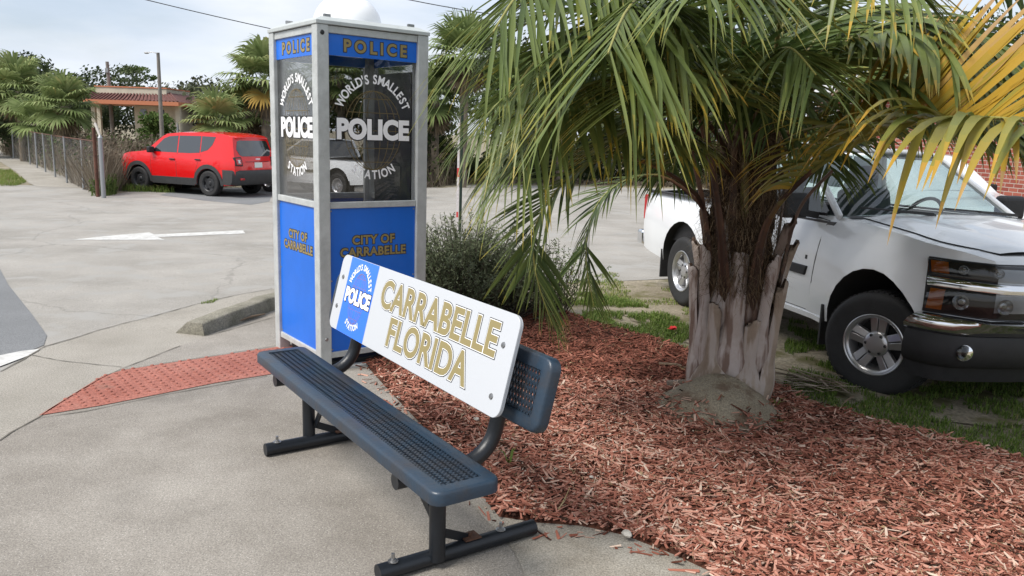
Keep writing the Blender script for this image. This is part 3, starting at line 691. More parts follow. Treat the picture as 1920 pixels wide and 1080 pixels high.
# ================================================================== NEAR PALM
LEAF = mat('palm_leaflet', (.1, .15, .03), .42, rand=[(.020, .036, .010), (.048, .080, .020), (.112, .155, .040), (.17, .205, .052), (.30, .26, .045), (.48, .29, .030), (.42, .27, .13)], trans=.28, spec=.45)
RACH = mat('palm_rachis', (.16, .19, .04), .5, rand=[(.035, .016, .010), (.085, .040, .018), (.13, .12, .03), (.17, .19, .045), (.24, .23, .06)], bump=.1, bump_s=40)
PETI = mat('palm_petiole', (.105, .050, .028), .55, 0, 9, .6, .5, 30, col2=(.028, .014, .010), contrast=(.38, .62))
def spline(P, n):
    return [cm(P, i/n) for i in range(n+1)]
def frond(parent, P, start=.25, leaf=.55, width=.027, n=46, tone=.35, droop=.55, tipyel=.12, gold=0, vup=.35, side=(1, 1), r0=.020, pet_col=None, name='frond', spread=1.0, jit=.12, bend=.12, twist=0, seed=0, tap=.55):
    rr = random.Random(seed)
    pts = spline([Vector(p) for p in P], 60)
    L_ = [0]
    for i in range(60): L_.append(L_[-1]+(pts[i+1]-pts[i]).length)
    tot = L_[-1]
    def samp(s):
        s *= tot
        for i in range(60):
            if L_[i+1] >= s: 
                t = (s-L_[i])/max(1e-6, L_[i+1]-L_[i]); return pts[i].lerp(pts[i+1], t), (pts[i+1]-pts[i]).normalized()
        return pts[-1], (pts[-1]-pts[-2]).normalized()
    mb = MB()
    ks = list(range(0, 61, 3)); 
    mb.tube([pts[k] for k in ks], [r0*(1-.82*(k/60)**.8) for k in ks], 7, 0, col=.5)
    for fi in range(len(mb.c)): mb.c[fi] = min(1, max(0, (fi//7)/20*2.2-.25))
    fr = MB(); G = Vector((0, 0, -1))
    for sd_ in (-1, 1):
        if side[0 if sd_ < 0 else 1] == 0: continue
        for i in range(n):
            s = start+(1-start)*(i+.5*(sd_ > 0)+rr.uniform(-.2, .2))/n
            if s > 1: s = 1
            p, d = samp(s)
            q = (s-start)/(1-start); vu = vup[0 if sd_ < 0 else 1] if isinstance(vup, tuple) else vup; spr = spread[0 if sd_ < 0 else 1] if isinstance(spread, tuple) else spread; gd_ = gold[0 if sd_ < 0 else 1] if isinstance(gold, tuple) else gold; nl = None; dp_ = droop[0 if sd_ < 0 else 1] if isinstance(droop, tuple) else droop
            ll = leaf*(.55+.45*sin(min(1, q*2.2)*pi/2))*(1 if q < .55 else 1-tap*((q-.55)/.45)**1.4)*rr.uniform(.85, 1.1)*side[0 if sd_ < 0 else 1]
            u_ = Vector((0, 0, 1)); sv = d.cross(u_)
            if sv.length < .15: sv = Vector((d.y, -d.x, 0)) if abs(d.x)+abs(d.y) > .01 else Vector((1, 0, 0))
            sv.normalize()
            if twist: sv = Matrix.Rotation(twist, 3, d) @ sv
            nn = sv.cross(d).normalized()
            if nn.z < 0 and not twist: nn = -nn
            ang = radians(62-38*q)*spr+rr.gauss(0, jit); nl = nn*cos(vu)-sv*sd_*sin(vu)
            dr = (d*cos(ang)+sv*sd_*sin(ang)*cos(vu)+nn*sin(ang)*sin(vu+rr.gauss(0, .12))).normalized()
            wv = width*(.7+.3*sin(min(1, q*2)*pi/2))*(1 if q < .6 else 1-.6*(q-.6)/.4)*rr.uniform(.85, 1.1)
            seg = 6; pos = p.copy(); vs = []; kink = rr.random() < bend; kp = rr.uniform(.3, .6)
            c0 = tone+rr.gauss(0, .06); wv *= 1.14
            dirv = dr.copy(); nrm = nn.copy(); cols = []
            for k in range(seg+1):
                t = k/seg
                w_ = wv*(.55+.9*t if t < .3 else (1-((t-.3)/.7)**1.7)*.98+.02)
                up_ = nl - dirv*nl.dot(dirv)
                if up_.length < .1: up_ = sv-dirv*sv.dot(dirv)
                up_.normalize(); sx = dirv.cross(up_).normalized()
                vs += [pos-sx*w_/2+up_*w_*.16, pos, pos+sx*w_/2+up_*w_*.16]
                if k < seg:
                    pos = pos+dirv*ll/seg
                    g = dp_*(t+.25)*.36*(1.0+.3*rr.random())
                    if kink and t < kp <= t+1/seg: g += 1.6
                    dirv = (dirv+G*g).normalized()
            b = len(fr.v)
            fr.v += [tuple(v) for v in vs]
            for k in range(seg):
                c = min(1, max(0, c0+tipyel*(k/seg)**2*1.6+(gd_*(.6+.4*q))))
                if k == seg-1: c = min(1, c+.12)
                for h_ in (0, 1):
                    fr.f.append((b+k*3+h_, b+k*3+h_+1, b+(k+1)*3+h_+1, b+(k+1)*3+h_)); fr.mi.append(0); fr.c.append(c)
    o = fr.build(name, LEAF, parent, None, colors=True)
    o.data.shade_smooth()
    mb.build('rachis', pet_col or RACH, o, 60, True)
    return o
PBX, PBY = 1.385, 4.86
palm = empty('feather_palm', (0, 0, 0), 0, 'short thick palm with drooping green and yellowing feather fronds on a sand mound', 'palm')
palm.location = (0, 0, 0)
# trunk core
mb = MB(); prof = []
for i in range(25):
    z = i/24*1.75; r = .125+.065*min(1, max(0, (z-.55)/.4))-.10*max(0, z-1.25); prof.append((r*(1+.03*sin(i*2.1)), z+.02))
mb.lathe(prof, (PBX, PBY, 0), 28)
core = mb.build('trunk', mat('palm_trunk_brown', (.055, .032, .020), .9, 0, 14, .6, .9, 40), palm, 180)
for v in core.data.vertices:
    n_ = noise.noise(v.co*9)*.02; dx, dy = v.co.x-PBX, v.co.y-PBY; l = sqrt(dx*dx+dy*dy)+1e-6; v.co.x += dx/l*n_; v.co.y += dy/l*n_
# old leaf bases
def boot_mat(name, c1, c2, c3):
    M = mat(name, c1, .75, 0, 3.2, .5, .45, 30, col2=c2, contrast=(.42, .60), detail=8)
    nt = M.node_tree; N = nt.nodes; L = nt.links; b = N['Principled BSDF']
    src = b.inputs['Base Color'].links[0].from_socket; tc = N.new('ShaderNodeTexCoord')
    mp = N.new('ShaderNodeMapping'); mp.inputs['Scale'].default_value = (14, 14, 2.2); L.new(tc.outputs['Object'], mp.inputs['Vector'])
    nz = N.new('ShaderNodeTexNoise'); nz.inputs['Scale'].default_value = 1.4; nz.inputs['Detail'].default_value = 7; L.new(mp.outputs[0], nz.inputs['Vector'])
    r = N.new('ShaderNodeValToRGB'); r.color_ramp.elements[0].position = .50; r.color_ramp.elements[1].position = .60
    L.new(nz.outputs['Fac'], r.inputs['Fac'])
    mx = N.new('ShaderNodeMix'); mx.data_type = 'RGBA'; L.new(r.outputs['Color'], mx.inputs['Factor']); L.new(src, mx.inputs['A']); mx.inputs['B'].default_value = (*c3, 1)
    L.new(mx.outputs['Result'], b.inputs['Base Color']); return M
BOOT1 = boot_mat('grey_leaf_base', (.46, .405, .385), (.36, .30, .265), (.18, .12, .095))
BOOT2 = boot_mat('tan_leaf_base', (.31, .245, .19), (.22, .165, .12), (.38, .325, .29))
BOOT3 = boot_mat('brown_leaf_base', (.115, .060, .038), (.05, .024, .016), (.17, .13, .11))
def boot(az, z0, z1, w0, w1, lean, mt, r_in=.235, stub=.03, cut=True):
    """leaf base: wide clasping foot narrowing to a stub"""
    mb = MB(); nu, nv = 22, 10; vs = []; rr = random.Random(int(az*100)+int(z0*100))
    H = z1-z0
    for i in range(nu+1):
        t = i/nu; z = z0+H*t
        tt = min(1, max(0, 1-(t-.05)/.46)); wf = w1+(w0-w1)*(tt*tt*(3-2*tt))*(min(1, .74+t*2.2))
        out = r_in+.015+lean*t**1.6+.022*sin(min(1, t*3)*pi)*(1-t)
        for j in range(nv+1):
            s = (j/nv-.5)*2; da = s*wf*(1+.10*noise.noise(Vector((t*5, az, s))))/2/max(.12, out); 
            curl = -.010*abs(s)**3*(1-t)+.014*s*s*t
            rr_ = out-curl+.030*(1-s*s)*(1-.3*t)+.010*noise.noise(Vector((s*1.5, t*4, az)))+.0025*noise.noise(Vector((s*9, t*2, az)))
            a = az+da
            ztrim = (-.05*(s*s)*(t > .98))+.03*noise.noise(Vector((s*2.5, az*3, 0)))*(t > .97)
            vs.append(Vector((PBX+rr_*cos(a), PBY+rr_*sin(a), z+ztrim-.06*(s*s)*(1-t)*.8)))
    mb.add(vs, [(i*(nv+1)+j, i*(nv+1)+j+1, (i+1)*(nv+1)+j+1, (i+1)*(nv+1)+j) for i in range(nu) for j in range(nv)])
    o = mb.build('leaf_base', mt, palm, 180)
    o.data.materials.append(RIMM); md = o.modifiers.new('thick', 'SOLIDIFY'); md.thickness = .022; md.offset = 1; md.material_offset_rim = 1
    return o
RIMM = mat('gap_shade_rim', (.075, .042, .026), .9, 0, 20, .5)  # dark edge colour paints in the shaded gaps between leaf bases
CAMAZ = atan2(0-PBY, 0-PBX)     # towards the camera
D = radians
boots = [ # az offset from the camera direction (+ = to the right in the picture), z0, z1, w0, w1, lean
 (-80, .05, .86, .27, .050, .06, BOOT1), (-30, .05, .66, .36, .050, .02, BOOT2), (30, .05, .58, .38, .060, .03, BOOT2), (72, .05, .80, .28, .055, .06, BOOT2), (120, .05, .8, .28, .06, .05, BOOT1), (170, .05, .8, .28, .06, .05, BOOT1), (-130, .05, .8, .28, .06, .05, BOOT1),
 (-58, .22, 1.00, .30, .040, .05, BOOT1), (0, .20, .98, .34, .085, .015, BOOT1), (54, .24, .96, .30, .050, .07, BOOT1), (96, .26, 1.04, .25, .050, .14, BOOT2), (145, .26, 1.0, .25, .05, .1, BOOT1), (-105, .26, 1.0, .25, .05, .1, BOOT1),
 (-28, .46, 1.24, .22, .055, .02, BOOT1), (22, .48, 1.18, .22, .050, .02, BOOT3), (68, .50, 1.18, .22, .050, .16, BOOT3), (-76, .5, 1.2, .2, .045, .10, BOOT3)]
for i, (a, z0, z1, w0, w1, ln, mt) in enumerate(boots):
    boot(CAMAZ+D(a), z0, z1, w0, w1, ln, mt, .192-.17*z0+.008*(i % 2))
# living petioles: flat broad dark straps ahead of each frond are built by petiole()
def petiole(P, w0, w1, mt, th=.02):
    pts = spline([Vector(p) for p in P], 18); mb = MB(); vs = []
    for i, p in enumerate(pts):
        t = i/18; d = (pts[min(i+1, 18)]-pts[max(i-1, 0)]).normalized()
        out = Vector((p.x-PBX, p.y-PBY, 0)); out = out.normalized() if out.length > .02 else Vector((cos(CAMAZ), sin(CAMAZ), 0))
        sx = d.cross(out).normalized(); o_ = sx.cross(d).normalized(); w = w0+(w1-w0)*min(1, t*1.6)**.7
        for a_, b_ in ((-.5, -.1), (-.3, .25), (0, .5), (.3, .25), (.5, -.1), (0, -.35)):
            vs.append(p+sx*w*a_+o_*th*b_*(1 if t < .5 else 1.2))
    mb.add(vs, [(i*6+k, i*6+(k+1) % 6, (i+1)*6+(k+1) % 6, (i+1)*6+k) for i in range(18) for k in range(6)])
    return mb.build('petiole', mt, palm, 60)
def P3(*q): return [atd(*p) for p in q]
PETG = mat('green_petiole', (.13, .14, .03), .4, 0, 4, .4, .1, 30, col2=(.16, .09, .02))

for q_, (Pq, lf, wq, nq, tq) in enumerate((
    (((1390,330,4.85),(1320,220,4.5),(1220,150,4.0),(1110,160,3.6),(1020,230,3.3),(970,320,3.1)), .58, .028, 44, .38),
    (((1385,360,4.9),(1300,280,4.65),(1200,230,4.4),(1080,200,4.3),(980,240,4.2),(910,330,4.1)), .56, .024, 50, .27),
    (((1390,300,4.85),(1330,170,4.4),(1230,80,3.8),(1100,50,3.4),(1010,110,3.2),(950,190,3.1)), .64, .030, 48, .34),
    (((1410,340,4.85),(1500,260,4.6),(1580,180,4.2),(1680,150,3.9),(1780,200,3.7)), .52, .028, 40, .36),
    (((1395,320,4.85),(1380,220,4.3),(1330,150,3.7),(1260,130,3.3),(1190,180,3.0)), .60, .034, 38, .42),
    (((1405,320,4.85),(1420,220,4.4),(1440,120,3.9),(1480,90,3.5),(1530,140,3.25)), .56, .032, 34, .34),
    (((1415,330,4.95),(1500,190,5.0),(1600,80,5.0),(1740,60,4.9),(1860,120,4.7)), .60, .028, 46, .28),
    (((1410,400,4.85),(1490,300,4.85),(1600,240,4.7),(1740,205,4.5),(1880,225,4.3),(2000,300,4.1)), .58, .030, 58, .36),
    (((1410,330,4.9),(1540,120,4.5),(1680,40,4.2),(1800,50,4.0),(1930,120,3.8)), .70, .032, 54, .36),
    (((1415,330,4.9),(1560,180,4.8),(1680,120,4.7),(1800,130,4.6),(1900,220,4.5)), .62, .030, 52, .28),
    (((1395,350,5.0),(1330,200,5.6),(1200,120,5.9),(1060,120,6.0),(960,180,6.0)), .60, .028, 46, .20),
    (((1410,350,5.0),(1520,240,5.7),(1640,200,6.0),(1760,240,6.1)), .60, .028, 40, .20))):
    Pv = [atd(*p) for p in Pq]; frond(palm, Pv, .34, lf, wq, int(nq*1.2), tq-.02, .34, .16, 0, (-.4 if q_ != 4 else -.25), r0=.018, seed=60+q_, tap=.35)
fr = {}
E_ = P3((1402, 625, 4.74), (1425, 470, 4.60), (1455, 390, 4.5), (1530, 315, 4.3), (1640, 252, 3.9), (1780, 222, 3.5), (1930, 228, 3.1), (2080, 270, 2.75))
frond(palm, E_, .34, .74, .046, 70, .50, (.10, .75), .14, (.34, .12), (1.15, .05), r0=.024, seed=1, name='yellowing_frond', bend=.03, tap=.1, spread=(1.25, 1.45), side=(1.0, 1.0))
petiole(E_[:4], .115, .035, PETI)
Bp = P3((1362, 590, 4.74), (1350, 420, 4.55), (1325, 250, 4.4), (1270, 60, 4.0), (1220, -10, 3.5), (1175, 20, 3.05), (1140, 100, 2.7))
frond(palm, Bp, .42, .80, .038, 56, .35, .30, .10, 0, -.55, r0=.020, seed=2, bend=.25, tap=.2)
petiole(Bp[:3], .10, .035, PETI)
Ap = P3((1350, 500, 4.75), (1330, 300, 4.7), (1270, 80, 4.4), (1180, -70, 3.9), (1060, -70, 3.45), (980, -20, 3.15), (925, 60, 2.95))
frond(palm, Ap, .36, .70, .030, 68, .33, .32, .12, 0, -.5, r0=.02, seed=3, bend=.15, tap=.3)
Cp = P3((1340, 480, 4.9), (1310, 370, 4.7), (1200, 300, 4.4), (1110, 305, 4.25), (1048, 352, 4.15), (1004, 425, 4.1), (1004, 510, 4.15), (1036, 610, 4.2))
frond(palm, Cp, .36, .46, .022, 62, .28, .18, .12, 0, .1, r0=.016, seed=4, bend=.04, jit=.06)
Dp = P3((1350, 450, 5.0), (1310, 380, 5.0), (1240, 330, 5.0), (1169, 340, 5.0), (1122, 380, 4.95), (1102, 440, 4.95), (1100, 500, 4.95), (1114, 575, 5.0))
frond(palm, Dp, .36, .40, .019, 56, .24, .22, .10, 0, .1, r0=.014, seed=5, bend=.04, jit=.06)
Kp = P3((1392, 360, 4.85), (1355, 310, 4.6), (1300, 260, 4.2), (1250, 240, 3.9), (1190, 240, 3.6), (1140, 280, 3.4))
frond(palm, Kp, .36, .52, .028, 44, .38, .28, .25, 0, -.4, r0=.018, seed=6)
Jp = P3((1385, 340, 4.9), (1290, 230, 4.65), (1180, 150, 4.3), (1060, 130, 4.0), (950, 180, 3.75), (880, 260, 3.6))
frond(palm, Jp, .34, .58, .024, 60, .26, .30, .14, 0, -.35, r0=.017, seed=7)
Ip = P3((1390, 340, 5.0), (1300, 180, 5.1), (1180, 50, 5.1), (1050, 20, 5.1), (940, 80, 5.1), (880, 180, 5.1))
frond(palm, Ip, .32, .60, .028, 50, .20, .55, .10, 0, .2, r0=.017, seed=8)
Fp = P3((1410, 340, 4.95), (1470, 200, 5.1), (1540, 60, 5.1), (1660, 10, 5.0), (1790, 50, 4.8), (1890, 150, 4.6))
frond(palm, Fp, .34, .64, .032, 60, .28, .35, .10, 0, -.4, r0=.017, seed=9)
Gp = P3((1410, 340, 5.0), (1500, 100, 5.4), (1620, -60, 5.6), (1800, -90, 5.7), (1980, 0, 5.7))
frond(palm, Gp, .34, .66, .032, 60, .25, .35, .10, 0, -.4, r0=.017, seed=10)
Hp = P3((1405, 330, 4.85), (1440, 200, 4.6), (1470, 0, 4.2), (1530, -90, 3.7), (1620, -90, 3.3), (1720, -20, 3.0))
frond(palm, Hp, .42, .64, .032, 52, .34, .35, .22, 0, -.4, r0=.018, seed=11)
Np = P3((1395, 320, 4.85), (1400, 200, 4.55), (1390, 30, 4.2), (1370, -60, 3.7), (1340, -70, 3.2), (1310, -20, 2.8))
frond(palm, Np, .42, .66, .034, 46, .31, .35, .10, 0, -.4, r0=.019, seed=12, bend=.2)
Op = P3((1410, 340, 4.9), (1480, 250, 4.7), (1560, 110, 4.4), (1660, 60, 4.1), (1770, 80, 3.8), (1880, 160, 3.55))
frond(palm, Op, .40, .58, .030, 50, .32, .35, .2, .04, -.35, r0=.017, seed=13)
for i, (tx, ty, td, mx_, my_, tn) in enumerate(((1250, -150, 6.0, 1340, 80, .15), (1400, -260, 5.0, 1405, 60, .22), (1560, -200, 6.2, 1480, 60, .15), (1330, 40, 6.8, 1370, -60, .12), (1520, 120, 6.6, 1480, 0, .14), (1180, 150, 6.2, 1290, 60, .15), (1640, 200, 6.0, 1560, 60, .18), (1260, 330, 5.6, 1290, 220, .18), (1560, 330, 5.5, 1500, 240, .22), (1450, 230, 4.0, 1430, 120, .18), (1340, 200, 4.1, 1370, 130, .2))):
    hub = Vector((PBX+R.uniform(-.08, .08), PBY+R.uniform(-.08, .08), 1.25)); mid = atd(mx_, my_, (td+4.85)/2); tip = atd(tx, ty, td)
    frond(palm, [hub, hub.lerp(mid, .55)+Vector((0, 0, .05)), mid, mid.lerp(tip, .55)+Vector((0, 0, .08)), tip], .30, .58, .028, 44, tn, .55, .08, 0, .2, r0=.017, seed=30+i)
for k, (Pp, w_) in enumerate(((P3((1335, 540, 4.82), (1320, 400, 4.75), (1300, 300, 4.7), (1270, 200, 4.6)), .09), (P3((1372, 540, 4.76), (1374, 400, 4.68), (1376, 300, 4.7), (1388, 200, 4.7)), .07),
        (P3((1445, 550, 4.84), (1465, 400, 4.8), (1480, 300, 4.85), (1500, 180, 4.9)), .09), (P3((1428, 520, 4.76), (1430, 380, 4.68), (1434, 280, 4.7), (1440, 200, 4.7)), .06),
        (P3((1400, 520, 4.76), (1396, 380, 4.66), (1398, 280, 4.68), (1402, 180, 4.7)), .06), (P3((1450, 590, 4.80), (1480, 450, 4.7), (1505, 380, 4.7), (1560, 320, 4.7)), .06))):
    petiole(Pp, w_, .04, PETI if k != 4 else PETG)
# brown fibre matting between the petioles
FIB = mat('palm_fibre', (.15, .10, .06), .9, rand=[(.045, .028, .016), (.13, .090, .055), (.27, .20, .13)], spec=.1)
mb = MB()
for i in range(6500):
    a = CAMAZ+R.gauss(0, 1.0); z = R.uniform(.70, 1.75); r = .185-.09*max(0, z-1.25)+R.uniform(-.01, .05)
    p = Vector((PBX+r*cos(a), PBY+r*sin(a), z)); d = Vector((cos(a)*R.uniform(-.1, .7), sin(a)*R.uniform(-.1, .7), R.uniform(-.6, 1))) + Vector((R.uniform(-.6, .6), R.uniform(-.6, .6), 0))
    d.normalize(); ln = R.uniform(.05, .17); w_ = R.uniform(.0008, .002); s_ = d.cross(Vector((0, 0, 1))).normalized()*w_; m_ = p+d*ln*.5+Vector((0, 0, .01)); t_ = p+d*ln+Vector((R.uniform(-.03, .03), R.uniform(-.03, .03), -R.uniform(0, .05)))
    mb.add([p-s_, p+s_, m_+s_, m_-s_, t_], [(0, 1, 2, 3), (3, 2, 4)], 0, R.random())
tag(mb.build('fibre', FIB, palm, colors=True), kind='stuff')
# dead debris
DEAD = mat('dead_frond', (.26, .20, .14), .85, rand=[(.07, .05, .035), (.22, .16, .11), (.38, .32, .25)], spec=.15)
mb = MB(); c0 = at(1540, 735)
for i in range(70):
    a = R.gauss(2.7, .45); ln = R.uniform(.12, .38); p = Vector((R.uniform(-.22, .22), R.uniform(-.16, .16), R.uniform(.0, .05))); d = Vector((cos(a), sin(a), R.uniform(-.05, .18))); s_ = Vector((-d.y, d.x, 0))*R.uniform(.004, .009)
    m_ = p+d*ln*.5; t_ = p+d*ln-Vector((0, 0, .02)); mb.add([p-s_, p+s_, m_+s_, m_-s_, t_], [(0, 1, 2, 3), (3, 2, 4)], 0, R.random())
o = mb.build('dead_frond', DEAD, None, colors=True); o.location = (c0.x, c0.y, .03); tag(o, 'heap of dead grey palm leaflets on the grass right of the palm trunk', 'dead frond')
def stick(p0, p1, r, label, m_=None, z=.03):
    a = at(*p0); b = at(*p1); mb = MB(); mid = (a+b)/2+Vector((.01, .01, .012)); mb.tube([a+Vector((0, 0, z)), mid+Vector((0, 0, z)), b+Vector((0, 0, z))], [r, r*.9, r*.6], 7)
    tag(mb.build('stick', m_ or mat('dry_wood', (.24, .17, .11), .85, 0, 12, .4), None, 60), label, 'stick', 'fallen sticks and stalks')
stick((1250, 735), (1305, 738), .028, 'broken grey leaf stalk lying left of the palm trunk', mat('grey_stalk', (.20, .16, .13), .85, 0, 10, .4), .05)
stick((1235, 695), (1295, 706), .012, 'thin dead stalk in the dark mulch behind the palm', None, .05)
stick((440, 611), (497, 595), .010, 'brown stick lying on the concrete beside the kerb')
stick((478, 592), (497, 590), .008, 'short twig just above the brown stick by the kerb')
stick((1040, 985), (1070, 925), .0025, 'thin yellow straw standing in the mulch near the bench', mat('straw', (.40, .30, .14), .8), .04)
mb = MB(); p = at(1260, 628)
for i in range(16):
    a = R.uniform(0, 2*pi); d = Vector((cos(a), sin(a), R.uniform(.1, .9))).normalized(); s_ = Vector((-d.y, d.x, 0)).normalized()*.018
    mb.add([d*.004-s_*.4, d*.035-s_, d*.05, d*.035+s_, d*.004+s_*.4], [(0, 1, 2, 3, 4)])
o = mb.build('red_flower', mat('red_petal', (.62, .02, .02), .6), None); o.location = (p.x, p.y, .03); tag(o, 'small bright red flower lying on the grass behind the palm', 'flower')
# ================================================================== VEHICLES
def arc_pts(cx, cz, r, a0, a1, n=14, sq=1.0):
    return [(cx+r*cos(radians(a0+(a1-a0)*i/n)), cz+sq*r*sin(radians(a0+(a1-a0)*i/n))) for i in range(n+1)]
def flat_cut(poly, stepx=.22, stepz=.10):
    """polygon in x,z cut into a grid; returns bmesh lying in the xz plane"""
    bm = bmesh.new(); f = bm.faces.new([bm.verts.new((x, 0, z)) for x, z in poly])
    xs_ = [p[0] for p in poly]; zs_ = [p[1] for p in poly]
    k = min(xs_)+stepx*.5
    while k < max(xs_): bmesh.ops.bisect_plane(bm, geom=bm.verts[:]+bm.edges[:]+bm.faces[:], plane_co=(k, 0, 0), plane_no=(1, 0, 0), dist=1e-4); k += stepx
    k = min(zs_)+stepz*.5
    while k < max(zs_): bmesh.ops.bisect_plane(bm, geom=bm.verts[:]+bm.edges[:]+bm.faces[:], plane_co=(0, 0, k), plane_no=(0, 0, 1), dist=1e-4); k += stepz
    bmesh.ops.remove_doubles(bm, verts=bm.verts[:], dist=1e-4)
    return bm
def shell(name, poly, hw, mats, parent, crown=.03, nose=.06, across=8, arch=None, bev=.03, drop=None, smooth=38, stepz=.10, matfn=None):
    bm = flat_cut(poly, stepz=stepz); bm.verts.index_update()
    side = [(v.co.x, v.co.z) for v in bm.verts]; fcs = [[v.index for v in f.verts] for f in bm.faces]
    nxt = {}
    for e in bm.edges:
        if len(e.link_faces) == 1:
            a, b = e.verts[0].index, e.verts[1].index; nxt.setdefault(a, []).append(b); nxt.setdefault(b, []).append(a)
    bm.free()
    st = next(iter(nxt)); loop = [st]; prev = None; cur = st
    while True:
        c = [q for q in nxt[cur] if q != prev]; q = c[0]
        if q == st: break
        loop.append(q); prev, cur = cur, q
    out = bmesh.new()
    Lf = [out.verts.new((x, hw(x, z), z)) for x, z in side]; Rt = [out.verts.new((x, -hw(x, z), z)) for x, z in side]
    for f in fcs:
        out.faces.new([Lf[i] for i in f]); out.faces.new([Rt[i] for i in reversed(f)])
    n = len(loop); area = sum(side[loop[i]][0]*side[loop[(i+1) % n]][1]-side[loop[(i+1) % n]][0]*side[loop[i]][1] for i in range(n))
    rows = []
    for i in range(n):
        x, z = side[loop[i]]; xp, zp = side[loop[i-1]]; xn, zn = side[loop[(i+1) % n]]
        tx, tz = xn-xp, zn-zp; l = sqrt(tx*tx+tz*tz)+1e-9; nx_, nz_ = tz/l, -tx/l
        if area < 0: nx_, nz_ = -nx_, -nz_
        y = hw(x, z); row = [Rt[loop[i]]]
        for k in range(1, across):
            s = -1+2*k/across; b = (1-s*s)
            row.append(out.verts.new((x+nose*b*nx_*(abs(nx_) > .3)*(0 if (arch and arch(x, z)) else 1), y*s, z+crown*b*max(0, nz_))))
        row.append(Lf[loop[i]]); rows.append(row)
    for i in range(n):
        a, b = rows[i], rows[(i+1) % n]; x = (side[loop[i]][0]+side[loop[(i+1) % n]][0])/2; z = (side[loop[i]][1]+side[loop[(i+1) % n]][1])/2
        if drop and drop(x, z): continue
        for k in range(across):
            f = out.faces.new([a[k], a[k+1], b[k+1], b[k]])
            if arch and arch(x, z): f.material_index = 1
    bmesh.ops.recalc_face_normals(out, faces=out.faces[:])
    if matfn:
        for f in out.faces:
            if f.material_index == 0: f.material_index = matfn(f.calc_center_median(), f.normal)
    me = bpy.data.meshes.new(name); out.to_mesh(me); out.free()
    o = link(name, me, mats, parent, smooth)
    if bev: bevel(o, bev, 3, 48)
    return o
def panel(name, poly, hw, off, mt, parent, side, th=.006, smooth=40, step=.12, gap=None, bev=0):
    """piece of the flank, standing proud by off"""
    sides = (1, -1) if side == 0 else (side,)
    res = []
    for sg in sides:
        bm = flat_cut(poly, .3, step)
        for v in bm.verts: v.co.y = sg*(hw(v.co.x, v.co.z)+off)
        fs = bm.faces[:]
        r = bmesh.ops.extrude_face_region(bm, geom=fs)
        for v in [g for g in r['geom'] if isinstance(g, bmesh.types.BMVert)]: v.co.y -= sg*(th+off)
        bmesh.ops.recalc_face_normals(bm, faces=bm.faces[:])
        me = bpy.data.meshes.new(name); bm.to_mesh(me); bm.free()
        o = link(name, me, mt, parent, smooth)
        if bev: bevel(o, bev, 2, 50)
        res.append(o)
    return res
def grow(poly, g):
    cx = sum(p[0] for p in poly)/len(poly); cz = sum(p[1] for p in poly)/len(poly); out = []
    n = len(poly)
    for i in range(n):
        p0, p1, p2 = Vector(poly[i-1]), Vector(poly[i]), Vector(poly[(i+1) % n])
        d1 = (p1-p0).normalized(); d2 = (p2-p1).normalized(); nn = Vector((d1.y+d2.y, -(d1.x+d2.x)));
        if nn.length < 1e-6: nn = Vector((d1.y, -d1.x))
        nn.normalize()
        if nn.dot(p1-Vector((cx, cz))) < 0: nn = -nn
        out.append(tuple(p1+nn*g))
    return out
